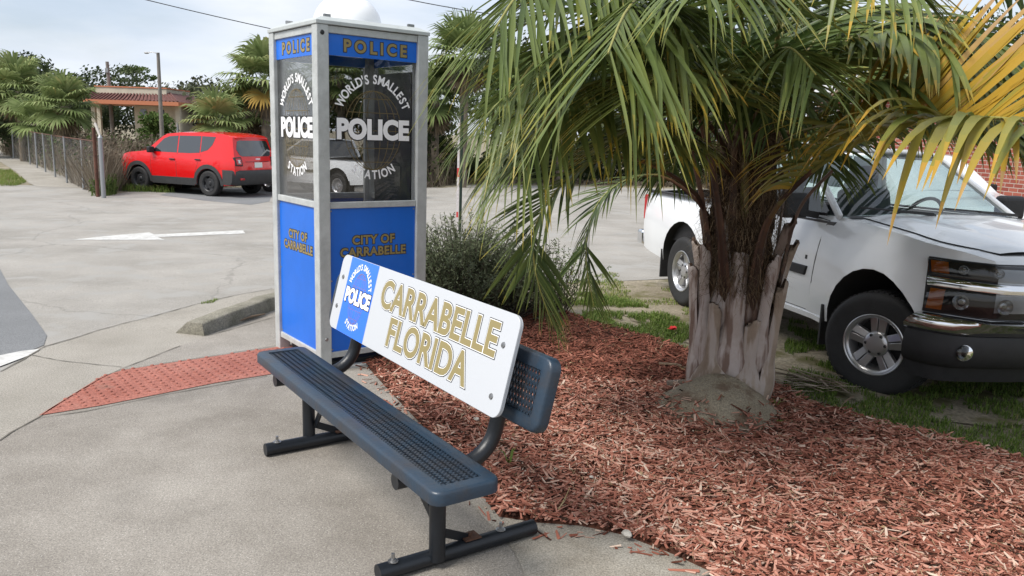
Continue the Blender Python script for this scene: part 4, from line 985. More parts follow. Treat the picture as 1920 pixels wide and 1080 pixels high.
def wheel(parent, x, y, r, w, side, rim_r, mt_rim, style='spoke', steer=0, n=5, cap=None):
    """tyre with tread and sidewall, rim, spokes, hub, nuts; side=+1 left, -1 right"""
    e = empty('wheel', (x, y, r), steer); e.parent = parent
    M3 = Matrix.Rotation(radians(-90)*side, 3, 'X')      # local z -> outward y
    h = w/2; mb = MB()
    prof = [(rim_r-.004, -h*.82), (rim_r+.012, -h*.93), (r*.86, -h), (r*.945, -h*.93), (r*.985, -h*.78), (r, -h*.55), (r, h*.55), (r*.985, h*.78), (r*.945, h*.93), (r*.90, h*.985), (r*.86, h), (r*.80, h*.975), (rim_r+.022, h*.95), (rim_r+.010, h*.93), (rim_r-.004, h*.82)]
    mb.lathe(prof, (0, 0, 0), 56, M3)
    # tread grooves as small raised blocks on the shoulder
    nb = 60
    for k in range(nb):
        a = 2*pi*k/nb
        for zc in (-h*.55, -h*.18, h*.18, h*.55):
            c = M3 @ Vector((r*1.002*cos(a), r*1.002*sin(a), zc)); Mr = M3 @ Matrix.Rotation(a, 3, 'Z')
            mb.box(c, (.010, 2*pi*r/nb*.72, h*.28), M=Mr)
    mb.build('tyre', RUBBER, e, 35)
    mb = MB(); 
    mb.lathe([(rim_r-.03, -h*.6), (rim_r-.028, h*.55), (rim_r-.020, h*.72), (rim_r-.012, h*.84), (rim_r+.004, h*.90), (rim_r+.010, h*.965), (rim_r+.004, h*.985), (rim_r-.002, h*.96), (rim_r-.004, h*.90), (rim_r-.020, h*.80)], (0, 0, 0), 56, M3)
    mb.build('rim', mt_rim, e, 40)
    mb = MB(); mb.lathe([(.0001, -h*.2), (rim_r-.02, -h*.2)], (0, 0, 0), 32, M3); mb.build('brake_drum', DARKIN, e)
    mb = MB()
    if style == 'spoke':
        for k in range(n):
            a = 2*pi*k/n+.3; Mr = M3 @ Matrix.Rotation(a, 3, 'Z')
            for sgn in (-1, 1):
                p0 = Vector((.055, sgn*.020, h*.52)); p1 = Vector((rim_r-.014, sgn*.033, h*.60))
                vs = [Mr @ Vector(q) for q in ((.05, sgn*.002, h*.56), (.05, sgn*.044, h*.50), (rim_r-.012, sgn*.060, h*.66), (rim_r-.012, sgn*.004, h*.74), (.05, sgn*.002, h*.2), (.05, sgn*.044, h*.2), (rim_r-.012, sgn*.060, h*.3), (rim_r-.012, sgn*.004, h*.3))]
                mb.add(vs, [(0, 1, 2, 3), (0, 4, 5, 1), (1, 5, 6, 2), (2, 6, 7, 3), (3, 7, 4, 0)])
    elif style == 'steel':
        prof = [(.03, h*.62), (.055, h*.60), (.07, h*.45), (rim_r*.62, h*.50), (rim_r*.70, h*.42)]
        mb.lathe(prof, (0, 0, 0), 40, M3)
        for k in range(n):
            a = 2*pi*(k+.5)/n; mb.bar(M3 @ Vector((rim_r*.66*cos(a), rim_r*.66*sin(a), h*.42)), M3 @ Vector(((rim_r-.016)*cos(a), (rim_r-.016)*sin(a), h*.55)), 2*pi*rim_r*.8/n*.55, .012, M3 @ Vector((0, 0, 1)))
    else:
        prof = [(.035, h*.55), (.06, h*.52), (.075, h*.35), (rim_r*.7, h*.50), (rim_r-.018, h*.45)]
        mb.lathe(prof, (0, 0, 0), 40, M3)
    o = mb.build('wheel_spokes', mt_rim, e, 35)
    if style == 'spoke': bevel(o, .004, 2, 40)
    cr = .086 if style == 'spoke' else .04
    mb = MB(); mb.lathe([(.0001, h*.74), (cr*.6, h*.735), (cr*.93, h*.70), (cr, h*.64), (cr, h*.4)], (0, 0, 0), 32, M3); hb = mb.build('hub_cap', cap or mt_rim, e, 50)
    if style == 'spoke':
        mb = MB()
        for k in range(6):
            mb = MB(); a = 2*pi*k/6; c = M3 @ Vector((.064*cos(a), .064*sin(a), 0)); mb.lathe([(.0001, h*.69), (.0065, h*.735), (.0075, h*.765), (.0001, h*.765)], c, 10, M3); mb.lathe([(.0075, h*.722), (.0115, h*.728), (.0118, h*.712)], c, 12, M3); mb.build('lug_nut', BLKPL, e)
        pass
    return e
CARRED = mat('red_car_paint', S(205, 16, 20), .20, 0, coat=.6)
CARWHITE = mat('white_car_paint', (.74, .76, .78), .25, 0, coat=.6)
TINT = mat('dark_tinted_glass', (.018, .022, .026), .05, 0, spec=.9, coat=1)
CLAD = mat('grey_cladding', (.040, .041, .043), .65, 0, 10, .25, .1, 200)
ALLOY = mat('silver_alloy', (.50, .50, .51), .28, .8)
BLKRIM = mat('black_rim', (.030, .031, .034), .4, .2)
REDL = mat('red_lens', (.40, .012, .014), .15, coat=.8)
AMBER = mat('amber_lens', (.75, .20, .02), .15, coat=.8)
LENS = mat('lamp_reflector', (.62, .63, .64), .18, .8)
CLEARL = glass_mat('clear_lens', (.55, .56, .57), .04, .6)
GLASSW = glass_mat('windscreen_glass', (.60, .68, .67), .02, .55)
PLATE = mat('plate_white', (.62, .66, .64), .4)

# ------------------------------------------------------------------ red SUV
def suv_hw(x, z, W_=.90):
    zb = 1.08
    e = 0
    if x > 2.9: e += .16*((x-2.9)/.5)**2
    if x < -.45: e += .09*((-.45-x)/.45)**2
    if z < zb: b = W_-.035*((z-.72)/.4)**2-(.02 if z > .98 else 0)
    else: b = (W_-.055)-(z-zb)*.27
    return max(.3, b-e)
def suv(paint, red=True):
    rt_ = empty('sport_utility' if red else 'utility_wagon')
    ra = lambda cx: arc_pts(cx, .36, .43, 0, 180, 12, 1.02)
    poly = [(3.27, .30), (3.35, .48), (3.36, .70), (3.33, .92), (3.24, 1.02), (2.95, 1.085), (2.40, 1.14), (2.28, 1.165), (2.02, 1.37), (1.76, 1.565), (1.60, 1.635), (1.1, 1.685), (.3, 1.70), (-.35, 1.685), (-.62, 1.64), (-.70, 1.60), (-.76, 1.35), (-.83, 1.10), (-.87, .95), (-.88, .62), (-.86, .45), (-.75, .33)]
    poly += [(-.50, .30)]+[(-p[0], p[1]) for p in arc_pts(0, .33, .42, 0, 180, 12)][::1]
    poly += [(.5, .28), (2.07, .28)]+[(2.57-p[0], p[1]) for p in arc_pts(0, .33, .42, 0, 180, 12)]+[(3.05, .29)]
    isarch = lambda x, z: z < .79 and (sqrt(x*x+(z-.33)**2) < .44 or sqrt((x-2.57)**2+(z-.33)**2) < .44 or z < .31)
    body = shell('body', poly, suv_hw, [paint, DARKIN], rt_, .035, .09, 10, isarch, .028)
    # cladding
    def archclad(cx):
        out = arc_pts(cx, .36, .51, 0, 180, 12, .98); inn = arc_pts(cx, .33, .425, 180, 0, 12)
        return out+[(cx-.51, .30)]+[(cx-.425, .30)]+inn+[(cx+.425, .30), (cx+.51, .30)]
    for cx in (0, 2.57): panel('arch_cladding', archclad(cx), suv_hw, .016, CLAD, rt_, 0, .01, step=.1)
    panel('sill_cladding', [(.50, .27), (2.07, .27), (2.07, .47), (.50, .47)], suv_hw, .014, CLAD, rt_, 0, .01)
    # rear bumper
    mb = MB(); n = 16
    ring = []
    for (z, off) in ((.34, -.03), (.42, .035), (.62, .055), (.70, .045), (.735, .0)):
        row = []
        for k in range(n+1):
            s = -1+2*k/n; yy = s*(suv_hw(-.7, .6)+.012); xx = -.885-off-.085*(1-s*s)+(.10*max(0, abs(s)-.72)/.28)
            row.append((xx, yy, z))
        row = [(-.52, -suv_hw(-.5, .6)-.014, z)]+row+[(-.52, suv_hw(-.5, .6)+.014, z)]; ring.append(row)
    m_ = len(ring[0]); mb.add([p for r_ in ring for p in r_], [(i*m_+k, i*m_+k+1, (i+1)*m_+k+1, (i+1)*m_+k) for i in range(len(ring)-1) for k in range(m_-1)])
    bp = mb.build('rear_bumper', CLAD, rt_, 50)
    for s in (-1, 1):
        mb = MB(); mb.box((-.965, s*.62, .50), (.03, .16, .055)); bevel(mb.build('rear_reflector', REDL, bp), .01)
    # windows
    panel('side_window', [(2.10, 1.14), (1.70, 1.50), (1.52, 1.565), (1.18, 1.595), (1.15, 1.135)], suv_hw, .004, TINT, rt_, 0, .01)
    panel('side_window', [(1.11, 1.135), (1.14, 1.595), (.36, 1.605), (.33, 1.16), (.70, 1.135)], suv_hw, .004, TINT, rt_, 0, .01)
    panel('side_window', [(.30, 1.17), (.33, 1.605), (-.16, 1.595), (-.08, 1.38), (.06, 1.24)], suv_hw, .004, TINT, rt_, 0, .01)
    def face_panel(name, pts, mt, xoff=0, par=None, bevw=0, rear=True, th=.02):
        bm = flat_cut(pts, .09, .06)
        prof_ = [(-.70, 1.60), (-.76, 1.35), (-.83, 1.10), (-.87, .95), (-.88, .62), (-.86, .45)] if rear else [(3.24, 1.02), (3.33, .92), (3.36, .70), (3.35, .48)]
        for v in bm.verts:
            y, z = v.co.x, v.co.z
            for i in range(len(prof_)-1):
                (x0, z0), (x1, z1) = prof_[i], prof_[i+1]
                if z1 <= z <= z0: break
            t = (z-z0)/(z1-z0); xx = x0+(x1-x0)*t; s_ = y/suv_hw(xx, z)
            v.co.x = xx+(-1 if rear else 1)*(.09*(1-s_*s_)+xoff+.002); v.co.y = y
        r = bmesh.ops.extrude_face_region(bm, geom=bm.faces[:])
        for v in [g for g in r['geom'] if isinstance(g, bmesh.types.BMVert)]: v.co.x += th if rear else -th
        bmesh.ops.recalc_face_normals(bm, faces=bm.faces[:])
        me = bpy.data.meshes.new(name); bm.to_mesh(me); bm.free(); o = link(name, me, mt, par or rt_, 40)
        if bevw: bevel(o, bevw)
        return o
    def strip(y0, y1, z0, z1, n_=10, rnd=0):
        return [(y0+(y1-y0)*k/n_, z0) for k in range(n_+1)]+[(y1+(y0-y1)*k/n_, z1) for k in range(n_+1)]
    face_panel('rear_window', [(-.60, 1.14)]+[(-.52+1.04*k/8, 1.105) for k in range(9)]+[(.60, 1.14), (.66, 1.28), (.58, 1.50)]+[(.5-1.0*k/8, 1.525) for k in range(9)]+[(-.58, 1.50), (-.66, 1.28)], TINT, .006)
    for s in (-1, 1):
        tl = face_panel('tail_light', [(s*.56, .84), (s*.80, .85), (s*.80, 1.08), (s*.58, 1.09)], BLKPL, .012, None, .012, th=.06)
        face_panel('lens', [(s*.60, .875), (s*.76, .88), (s*.76, 1.05), (s*.61, 1.055)], REDL, .020, tl, .006)
        face_panel('lens_cross', [(s*.64, .93), (s*.66, .91), (s*.72, 1.0), (s*.70, 1.02)], LENS, .024, tl); face_panel('lens_cross', [(s*.70, .91), (s*.72, .93), (s*.66, 1.02), (s*.64, 1.0)], LENS, .026, tl)
    pl = face_panel('number_plate', [(-.15, .80), (.15, .80), (.15, .94), (-.15, .94)], PLATE, .012, None, .004)
    face_panel('plate_crease', strip(-.46, .46, .955, .965), DARKIN, .003)
    face_panel('tailgate_badge', strip(-.10, .08, 1.02, 1.045, 4), LENS, .006)
    face_panel('tailgate_handle', strip(-.08, .08, .70, .715, 4), BLKPL, .006)
    mb = MB(); mb.bar((-.90, -.12, 1.115), (-.905, .22, 1.14), .02, .015); mb.build('rear_wiper', BLKPL, rt_)
    mb = MB(); mb.box((-.70, 0, 1.595), (.16, 1.22, .03), M=Matrix.Rotation(radians(-8), 3, 'Y')); bevel(mb.build('roof_spoiler', paint, rt_), .012)
    for s in (1, -1):
        for (hx, hz) in ((1.27, .955), (.34, .975)):
            mb = MB(); yy = suv_hw(hx, hz)+.02; mb.box((hx, s*yy, hz), (.19, .03, .035)); bevel(mb.build('door_handle', BLKPL, rt_), .012)
        mb = MB(); mb.box((2.02, s*(suv_hw(2.0, 1.14)+.11), 1.19), (.12, .20, .17)); bevel(mb.build('side_mirror', BLKPL, rt_), .035, 3)
        panel('door_seam_shade', [(1.13, .47), (1.14, .47), (1.14, 1.13), (1.13, 1.13)], suv_hw, .0015, DARKIN, rt_, s, .002)  # dark strips on the flank paint the shade of the door gaps
        panel('door_seam_shade', [(2.06, .50), (2.068, .50), (2.10, 1.1), (2.09, 1.1)], suv_hw, .0015, DARKIN, rt_, s, .002)
        panel('door_seam_shade', [(.47, .60), (.478, .60), (.30, 1.0), (.29, 1.12), (.282, 1.12), (.29, 1.0)], suv_hw, .0015, DARKIN, rt_, s, .002)
    face_panel('headlight', arc_pts(-.62, .90, .085, 0, 360, 16)[:-1] and [(y, z) for y, z in arc_pts(-.62, .90, .075, 0, 340, 16)], LENS, .01, None, 0, False)
    face_panel('headlight', [(y, z) for y, z in arc_pts(.62, .90, .075, 0, 340, 16)], LENS, .01, None, 0, False)
    for (x, s) in ((0, 1), (0, -1), (2.57, 1), (2.57, -1)):
        wheel(rt_, x, s*.785, .345, .215, s, .215, BLKRIM if red else ALLOY, 'steel' if red else 'spoke', 0, 5)
    mb = MB(); mb.box((1.25, 0, .36), (3.6, 1.3, .14)); mb.build('underbody', DARKIN, rt_)
    return rt_
def place(o, contact, heading, halftrack, side):
    """side=+1: the contact point belongs to the left rear wheel"""
    h = Vector((heading[0], heading[1], 0)).normalized(); lf = Vector((-h.y, h.x, 0))
    p = contact-lf*halftrack*side
    o.location = (p.x, p.y, contact.z+.002); o.rotation_euler = (0, 0, atan2(h.y, h.x))
jeep = suv(CARRED); tag(jeep, 'boxy red sport utility car parked by the overgrown fence', 'car')
place(jeep, at(396, 368), (-.92, .40), .80, 1)

# ------------------------------------------------------------------ pickups
def pk_hw(x, z):
    e = 0
    if x > 3.0: e += .26*((x-3.0)/.6)**2.2
    if x < -.8: e += .03*((-.8-x)/.3)**2
    fl = 0
    for cx in (0, 2.85):
        d = sqrt((x-cx)**2+(z-.40)**2)
        if d < .62: fl = max(fl, .030*min(1, (.62-d)/.10))
    b = .855-.05*((z-.70)/.4)**2+fl
    if z > 1.06: b -= (z-1.06)*.6
    return max(.3, b-e)
def pickup(label, wb=2.85, kind='near'):
    rt_ = empty('pickup_truck'); tag(rt_, label, 'pickup truck')
    isarch = lambda x, z: z < .86 and (sqrt(x*x+(z-.39)**2) < .475 or sqrt((x-2.85)**2+(z-.39)**2) < .475 or z < .40)
    zt = 1.10
    poly = [(3.46, .60), (3.57, .66), (3.60, .80), (3.585, .95), (3.54, 1.015), (3.40, 1.05), (3.0, 1.095), (2.45, 1.135), (2.28, 1.14), (.70, zt), (.62, zt-.01), (-1.04, zt-.02), (-1.10, 1.04), (-1.115, .60), (-1.10, .45), (-.85, .42)]
    poly += [(-.55, .40)]+[(-p[0], p[1]) for p in arc_pts(0, .39, .46, 0, 180, 14)]+[(.55, .38), (2.30, .38)]+[(2.85-p[0], p[1]) for p in arc_pts(0, .39, .46, 0, 180, 14)]+[(3.36, .44), (3.44, .50)]
    lid = lambda x, z: (z > 1.05 and (.76 < x < 2.26 or -1.02 < x < .56))
    shell('body', poly, pk_hw, [CARWHITE, DARKIN], rt_, .030, .10, 12, isarch, .030, lid, stepz=.09)
    # bed: floor, inner walls; cab: floor tub
    def tub(name, x0, x1, z0, z1, hwid, mt):
        mb = MB(); vs = [(x, y, z) for z in (z0, z1) for x, y in ((x0, -hwid), (x1, -hwid), (x1, hwid), (x0, hwid))]
        mb.add(vs, [(0, 1, 2, 3), (0, 4, 5, 1), (1, 5, 6, 2), (2, 6, 7, 3), (3, 7, 4, 0)]); return mb.build(name, mt, rt_)
    tub('bed_liner', -1.04, .58, .62, 1.088, .795, BLKPL)
    tub('cabin_floor', .74, 2.28, .45, 1.10, .80, mat('cabin_grey', (.10, .10, .105), .8))
    for s in (-1, 1):
        mb = MB(); mb.bar((-1.03, s*.822, 1.094), (.57, s*.822, 1.104), .055, .018); mb.build('bed_rail', BLKPL, rt_)
    # greenhouse
    ZR = 1.60; A0 = (2.30, .770, 1.135); A1 = (1.60, .615, ZR-.02); B1 = (.86, .620, ZR-.01); B0 = (.72, .775, 1.11)
    for s in (-1, 1):
        f_ = lambda p, s=s: Vector((p[0], p[1]*s, p[2]))
        o = MB(); o.bar(f_(A0), f_(A1), .038, .050, (0, 0, 1)); bevel(o.build('windscreen_pillar', CARWHITE, rt_), .012)
        o = MB(); o.bar(f_(B0), f_(B1), .05, .16, (1, 0, 0)); bevel(o.build('rear_pillar', CARWHITE, rt_), .012)
        o = MB(); sm = s; vs = [f_((2.20, .775, 1.14)), f_((1.60, .640, 1.55)), f_((.92, .645, 1.55)), f_((.82, .780, 1.12))]; o.add(vs, [(0, 1, 2, 3)]); o.build('side_window', GLASSW if kind == 'near' else TINT, rt_)
        o = MB(); o.bar(f_((2.16, .784, 1.145)), f_((.82, .790, 1.118)), .012, .02); o.build('window_seal', BLKPL, rt_)
        o = MB(); o.bar(f_((A1[0]-.02, .630, ZR-.035)), f_((.84, .635, ZR-.03)), .03, .045); bevel(o.build('roof_rail', CARWHITE, rt_), .01)
    o = MB(); nx_, ny_ = 6, 8; vs = []
    for i in range(nx_+1):
        for j in range(ny_+1):
            t = i/nx_; s = -1+2*j/ny_; x = 1.63-.80*t; vs.append((x+.03*(1-s*s)*(1 if i == 0 else 0), s*.635, ZR-.012+.045*(1-s*s)**.6*(1-.3*abs(t-.5))+.012*sin(pi*t)))
    o.add(vs, [(i*(ny_+1)+j, i*(ny_+1)+j+1, (i+1)*(ny_+1)+j+1, (i+1)*(ny_+1)+j) for i in range(nx_) for j in range(ny_)]); ro = o.build('roof', CARWHITE, rt_, 60); md = ro.modifiers.new('t', 'SOLIDIFY'); md.thickness = .03; md.offset = -1
    def screen(name, x0, y0, z0, x1, y1, z1, bow, mt, nn=8):
        o = MB(); vs = []
        for i in range(5):
            for j in range(nn+1):
                t = i/4; s = -1+2*j/nn; vs.append((x0+(x1-x0)*t+bow*(1-s*s), s*(y0+(y1-y0)*t), z0+(z1-z0)*t))
        o.add(vs, [(i*(nn+1)+j, i*(nn+1)+j+1, (i+1)*(nn+1)+j+1, (i+1)*(nn+1)+j) for i in range(4) for j in range(nn)]); return o.build(name, mt, rt_, 60)
    screen('windscreen', 2.30, .755, 1.14, 1.62, .60, ZR-.03, .09, GLASSW if kind == 'near' else TINT)
    screen('rear_window', .70, .74, 1.12, .84, .60, ZR-.03, -.02, GLASSW if kind == 'near' else TINT)
    o = MB(); vs = []
    for k in range(13):
        s = -1+k/6; vs += [(2.30+.10*(1-s*s), s*.75, 1.150+.01*(1-s*s)), (2.42+.10*(1-s*s), s*.76, 1.142+.022*(1-s*s))]
    o.add(vs, [(2*k, 2*k+1, 2*k+3, 2*k+2) for k in range(12)]); o.build('cowl', BLKPL, rt_)
    for y0 in (.10, -.62):
        o = MB(); o.bar((2.46, y0+.50, 1.185), (2.36, y0-.04, 1.215), .016, .012); o.bar((2.45, y0+.52, 1.175), (2.43, y0+.2, 1.20), .03, .015); o.build('wiper', BLKPL, rt_)
    # cabin
    GREYI = mat('cabin_trim', (.055, .058, .062), .75); SEATM = mat('seat_cloth', (.15, .15, .16), .9)
    o = MB(); o.box((2.08, 0, 1.02), (.42, 1.48, .20)); dash = bevel(o.build('dashboard', GREYI, rt_), .05, 3)
    o = MB(); o.lathe([(.165+.014*cos(a), .014*sin(a)) for a in [2*pi*k/8 for k in range(9)]], (1.80, .36, 1.10), 28, Matrix.Rotation(radians(-68), 3, 'Y')); o.box((1.80, .36, 1.10), (.03, .30, .035), M=Matrix.Rotation(radians(-68+90), 3, 'Y')); o.build('steering_wheel', GREYI, rt_, 60)
    for yy in (.36, -.36):
        o = MB(); o.box((1.10, yy, 1.0), (.16, .48, .56), M=Matrix.Rotation(radians(-14), 3, 'Y')); o.box((1.35, yy, .74), (.5, .48, .16)); st = bevel(o.build('seat', SEATM, rt_), .05, 3)
        o = MB(); o.box((1.02, yy, 1.36), (.10, .27, .17)); bevel(o.build('headrest', SEATM, st), .035, 3)
    o = MB(); o.box((1.55, 0, 1.46), (.03, .22, .06)); bevel(o.build('rear_view_mirror', GREYI, rt_), .01)
    # raised bonnet panel with its gap
    tops = [(2.40, 1.137), (2.45, 1.135), (3.0, 1.095), (3.40, 1.05), (3.50, 1.027)]
    def ztop(x):
        for (x0, z0), (x1, z1) in zip(tops, tops[1:]):
            if x <= x1: return z0+(z1-z0)*(x-x0)/(x1-x0)
        return tops[-1][1]
    for nm_, gg, lift_, mt_ in (('bonnet_gap', .008, .0015, DARKIN), ('bonnet', 0, .0065, CARWHITE)):
        mb = MB(); vs = []; nu, nv = 22, 20
        for i in range(nu+1):
            x = 2.41-gg+(3.485+gg*1.2-2.41+gg)*i/nu
            for j in range(nv+1):
                s = -1+2*j/nv; h_ = pk_hw(x, ztop(x)); y = s*(h_*.885-.05*max(0, (x-3.2)/.3)+gg)
                bul = .012*max(0, 1-((abs(y)-.42)/.14)**2) if abs(abs(y)-.42) < .14 else 0
                vs.append((x+.07*(1-s*s)*(i/nu)**3, y, ztop(x)+.030*(1-(y/h_)**2)+lift_+(bul*.8 if nm_ == 'bonnet' else 0)))
        mb.add(vs, [(i*(nv+1)+j, i*(nv+1)+j+1, (i+1)*(nv+1)+j+1, (i+1)*(nv+1)+j) for i in range(nu) for j in range(nv)])
        mb.build(nm_, mt_, rt_, 60)
    # doors, mouldings, handles, mirrors
    dp = [(2.13, .42), (2.17, .80), (2.20, 1.10), (1.95, 1.115), (.88, 1.10), (.80, 1.05), (.80, .42)]
    for s in (-1, 1):
        panel('door_seam_shade', grow(dp, .006), pk_hw, .0012, DARKIN, rt_, s, .002)  # dark ribbon behind the door edge, painted shade for the gap
        d_ = panel('door', dp, pk_hw, .004, CARWHITE, rt_, s, .004, bev=.002)[0]
        panel('side_moulding', [(2.08, .68), (2.10, .75), (.84, .75), (.84, .68)], pk_hw, .020, BLKPL, d_, s, .01, bev=.006)
        panel('side_moulding', [(.50, .68), (.74, .68), (.74, .75), (.52, .75)], pk_hw, .020, BLKPL, rt_, s, .01, bev=.006)
        o = MB(); o.box((.98, s*(pk_hw(1, .98)+.02), .97), (.20, .03, .04)); bevel(o.build('door_handle', CARWHITE, d_), .012)
        panel('door_emblem', [(2.055, .80), (2.078, .80), (2.078, .83), (2.055, .83)], pk_hw, .007, BLKPL, d_, s, .002)
        panel('rocker', [(.52, .36), (2.33, .36), (2.33, .405), (.52, .405)], pk_hw, .012, CARWHITE, rt_, s, .01, bev=.004)
        o = MB(); o.box((2.02, s*(.98), 1.20), (.12, .22, .19)); mi_ = bevel(o.build('side_mirror', BLKPL, rt_), .035, 3)
        o = MB(); o.bar((2.06, s*.80, 1.13), (2.04, s*.93, 1.15), .08, .05); o.build('mirror_arm', BLKPL, mi_)
        # mud flaps
        for cx in (-.47, 2.85-.50):
            o = MB(); o.box((cx, s*.78, .36), (.02, .20, .30)); o.build('mud_flap', BLKPL, rt_)
        o = MB(); panel('fuel_recess', [(-.60, .82), (-.42, .82), (-.42, .98), (-.60, .98)], pk_hw, .0015, CARWHITE, rt_, 1 if s > 0 else 1, .002) if s > 0 else None
    # front face: everything on the nose follows its plan curve, measured from the centre line outwards
    FP = [(3.54, 1.015), (3.585, .95), (3.60, .80), (3.57, .66), (3.46, .60), (3.44, .40), (3.40, .20)]
    def npath(z):
        for i in range(6):
            (x0, z0), (x1, z1) = FP[i], FP[i+1]
            if z1 <= z <= z0: break
        t = max(0, min(1, (z-z0)/(z1-z0))); xf = x0+(x1-x0)*t; zz = max(.55, min(1.01, z)); hf = pk_hw(xf, zz)
        P_ = [Vector((xf+.10*(1-(k/20)**2), hf*k/20)) for k in range(21)]; x = xf-.02
        while x > 2.95: P_.append(Vector((x, pk_hw(x, zz)))); x -= .02
        return P_
    def nsamp(P_, s):
        sg = -1 if s < 0 else 1; s = abs(s)
        for i in range(len(P_)-1):
            l = (P_[i+1]-P_[i]).length
            if s <= l: break
            s -= l
        d = (P_[i+1]-P_[i]).normalized(); p = P_[i]+d*s; n_ = Vector((d.y, -d.x))
        return Vector((p.x, sg*p.y, 0)), Vector((n_.x, sg*n_.y, 0))
    def npatch(name, s0, s1, prof_, mt, par, n_=14, th=.03, ends=0):
        """prof_: (offset, z) from top to bottom; arc from s0 to s1"""
        mb = MB(); rows = []; back = []
        for off, z in prof_:
            P_ = npath(z); row = []; bk = []
            for k in range(n_+1):
                s = s0+(s1-s0)*k/n_; p, nn_ = nsamp(P_, s); row.append(Vector((p.x, p.y, z))+nn_*off); bk.append(Vector((p.x, p.y, z))+nn_*(off-th))
            rows.append(row); back.append(bk)
        m_ = n_+1; K = len(prof_); vs = [v for r_ in rows for v in r_]+[v for r_ in back for v in r_]; o2 = m_*K
        fs = [(i*m_+k, i*m_+k+1, (i+1)*m_+k+1, (i+1)*m_+k) for i in range(K-1) for k in range(n_)]
        fs += [(k+1, k, o2+k, o2+k+1) for k in range(n_)]+[((K-1)*m_+k, (K-1)*m_+k+1, o2+(K-1)*m_+k+1, o2+(K-1)*m_+k) for k in range(n_)]
        fs += [(i*m_, (i+1)*m_, o2+(i+1)*m_, o2+i*m_) for i in range(K-1)]+[((i+1)*m_-1+m_, (i+1)*m_-1, o2+(i+1)*m_-1, o2+(i+1)*m_-1+m_) for i in range(K-1)]
        mb.add(vs, fs); o = mb.build(name, mt, par, 50)
        bm = bmesh.new(); bm.from_mesh(o.data); bmesh.ops.recalc_face_normals(bm, faces=bm.faces[:]); bm.to_mesh(o.data); bm.free()
        return o
    if kind == 'near':
        gr = npatch('grille', -.345, .345, [(.004, 1.005), (.004, .68)], DARKIN, rt_, 14)
        mbx = MB()
        for k in range(-24, 25):
            for sgn in (-1, 1):
                y0 = k*.03; y1 = y0+sgn*.30; pts = []
                for q in range(6):
                    yy = y0+(y1-y0)*q/5; zz = .69+.31*q/5
                    if abs(yy) <= .34: p, nn_ = nsamp(npath(zz), yy); pts.append(Vector((p.x, p.y, zz))+nn_*.010)
                for a_, b_ in zip(pts, pts[1:]): mbx.bar(a_, b_, .006, .008, (1, 0, 0))
        mbx.build('grille_mesh', BLKPL, gr)
        E1 = .995
        for s in (-1, 1):
            hl = npatch('headlight', s*.43, s*E1, [(.004, .998), (.008, .99), (.008, .675), (.004, .668)], BLKPL, rt_, 18, .03)
            npatch('amber_lens', s*(E1-.115), s*(E1-.015), [(.012, .980), (.016, .974), (.016, .918), (.012, .912)], AMBER, hl, 6, .012)
            npatch('amber_lens', s*(E1-.100), s*(E1-.015), [(.012, .815), (.016, .808), (.016, .700), (.012, .692)], AMBER, hl, 6, .012)
            for (sa, za, ra_) in ((.80, .946, .028), (.62, .946, .028), (.80, .756, .046), (.58, .756, .046)):
                mb = MB(); p, nn_ = nsamp(npath(za), s*sa); c = Vector((p.x, p.y, za))+nn_*.006; M3 = nn_.to_track_quat('Z', 'Y').to_matrix()
                mb.lathe([(.0001, -.002), (ra_*.25, .002), (ra_*.5, -.004), (ra_*.95, .010), (ra_, .012)], c, 22, M3); rf_ = mb.build('reflector', LENS, hl, 60)
                mb = MB(); mb.lathe([(.0001, .018), (ra_*.22, .012), (ra_*.24, 0)], c, 12, M3); mb.build('bulb', mat('bulb_glass', (.8, .75, .6), .2), hl, 60)
            npatch('clear_cover', s*.435, s*(E1-.005), [(.026, .993), (.030, .985), (.030, .905), (.028, .898)], CLEARL, hl, 18, .004)
            npatch('clear_cover', s*.435, s*(E1-.005), [(.028, .822), (.030, .815), (.030, .685), (.026, .676)], CLEARL, hl, 18, .004)
        npatch('chrome_bar', -E1, E1, [(.020, .889), (.034, .882), (.038, .860), (.034, .834), (.020, .827)], CHROME, rt_, 60, .03)
        npatch('chrome_bumper', -1.01, 1.01, [(-.02, .664), (.030, .664), (.062, .652), (.074, .626), (.070, .590), (.055, .562), (.03, .554)], CHROME, rt_, 64, .05)
        lo = npatch('lower_bumper', -1.00, 1.00, [(.046, .555), (.060, .52), (.062, .44), (.050, .38), (.02, .35), (-.01, .34), (-.02, .25), (-.05, .245)], BLKPL, rt_, 60, .05)
        for s in (-1, 1):
            mb = MB(); p, nn_ = nsamp(npath(.455), s*.70); c = Vector((p.x, p.y, .458))+nn_*.056; M3 = nn_.to_track_quat('Z', 'Y').to_matrix(); mb.lathe([(.0001, 0), (.03, .002), (.044, .008), (.046, .014)], c, 24, M3); fg = mb.build('fog_lamp', mat('fog_lamp_reflector', (.25, .26, .27), .25, .8), lo, 60)
            mb = MB(); mb.lathe([(.0001, .018), (.043, .016), (.050, .006)], c, 24, M3); mb.build('fog_lens', CLEARL, lo, 60)
    # rear
    for s in (-1, 1):
        mb = MB(); mb.box((-1.108, s*.765, .90), (.03, .13, .28)); tl = bevel(mb.build('tail_light', REDL, rt_), .015)
    mb = MB(); mb.box((-1.20, 0, .55), (.16, 1.66, .16)); bevel(mb.build('rear_bumper', CHROME, rt_), .03, 3)
    mb = MB(); mb.box((-1.125, 0, .86), (.02, 1.38, .40)); bevel(mb.build('tailgate', CARWHITE, rt_), .008)
    mb = MB(); mb.box((1.2, 0, .46), (4.2, .9, .12)); mb.box((0, 0, .36), (.10, 1.3, .10)); mb.box((2.85, 0, .36), (.10, 1.3, .10)); mb.build('underbody', DARKIN, rt_)
    st_ = radians(27) if kind == 'near' else 0
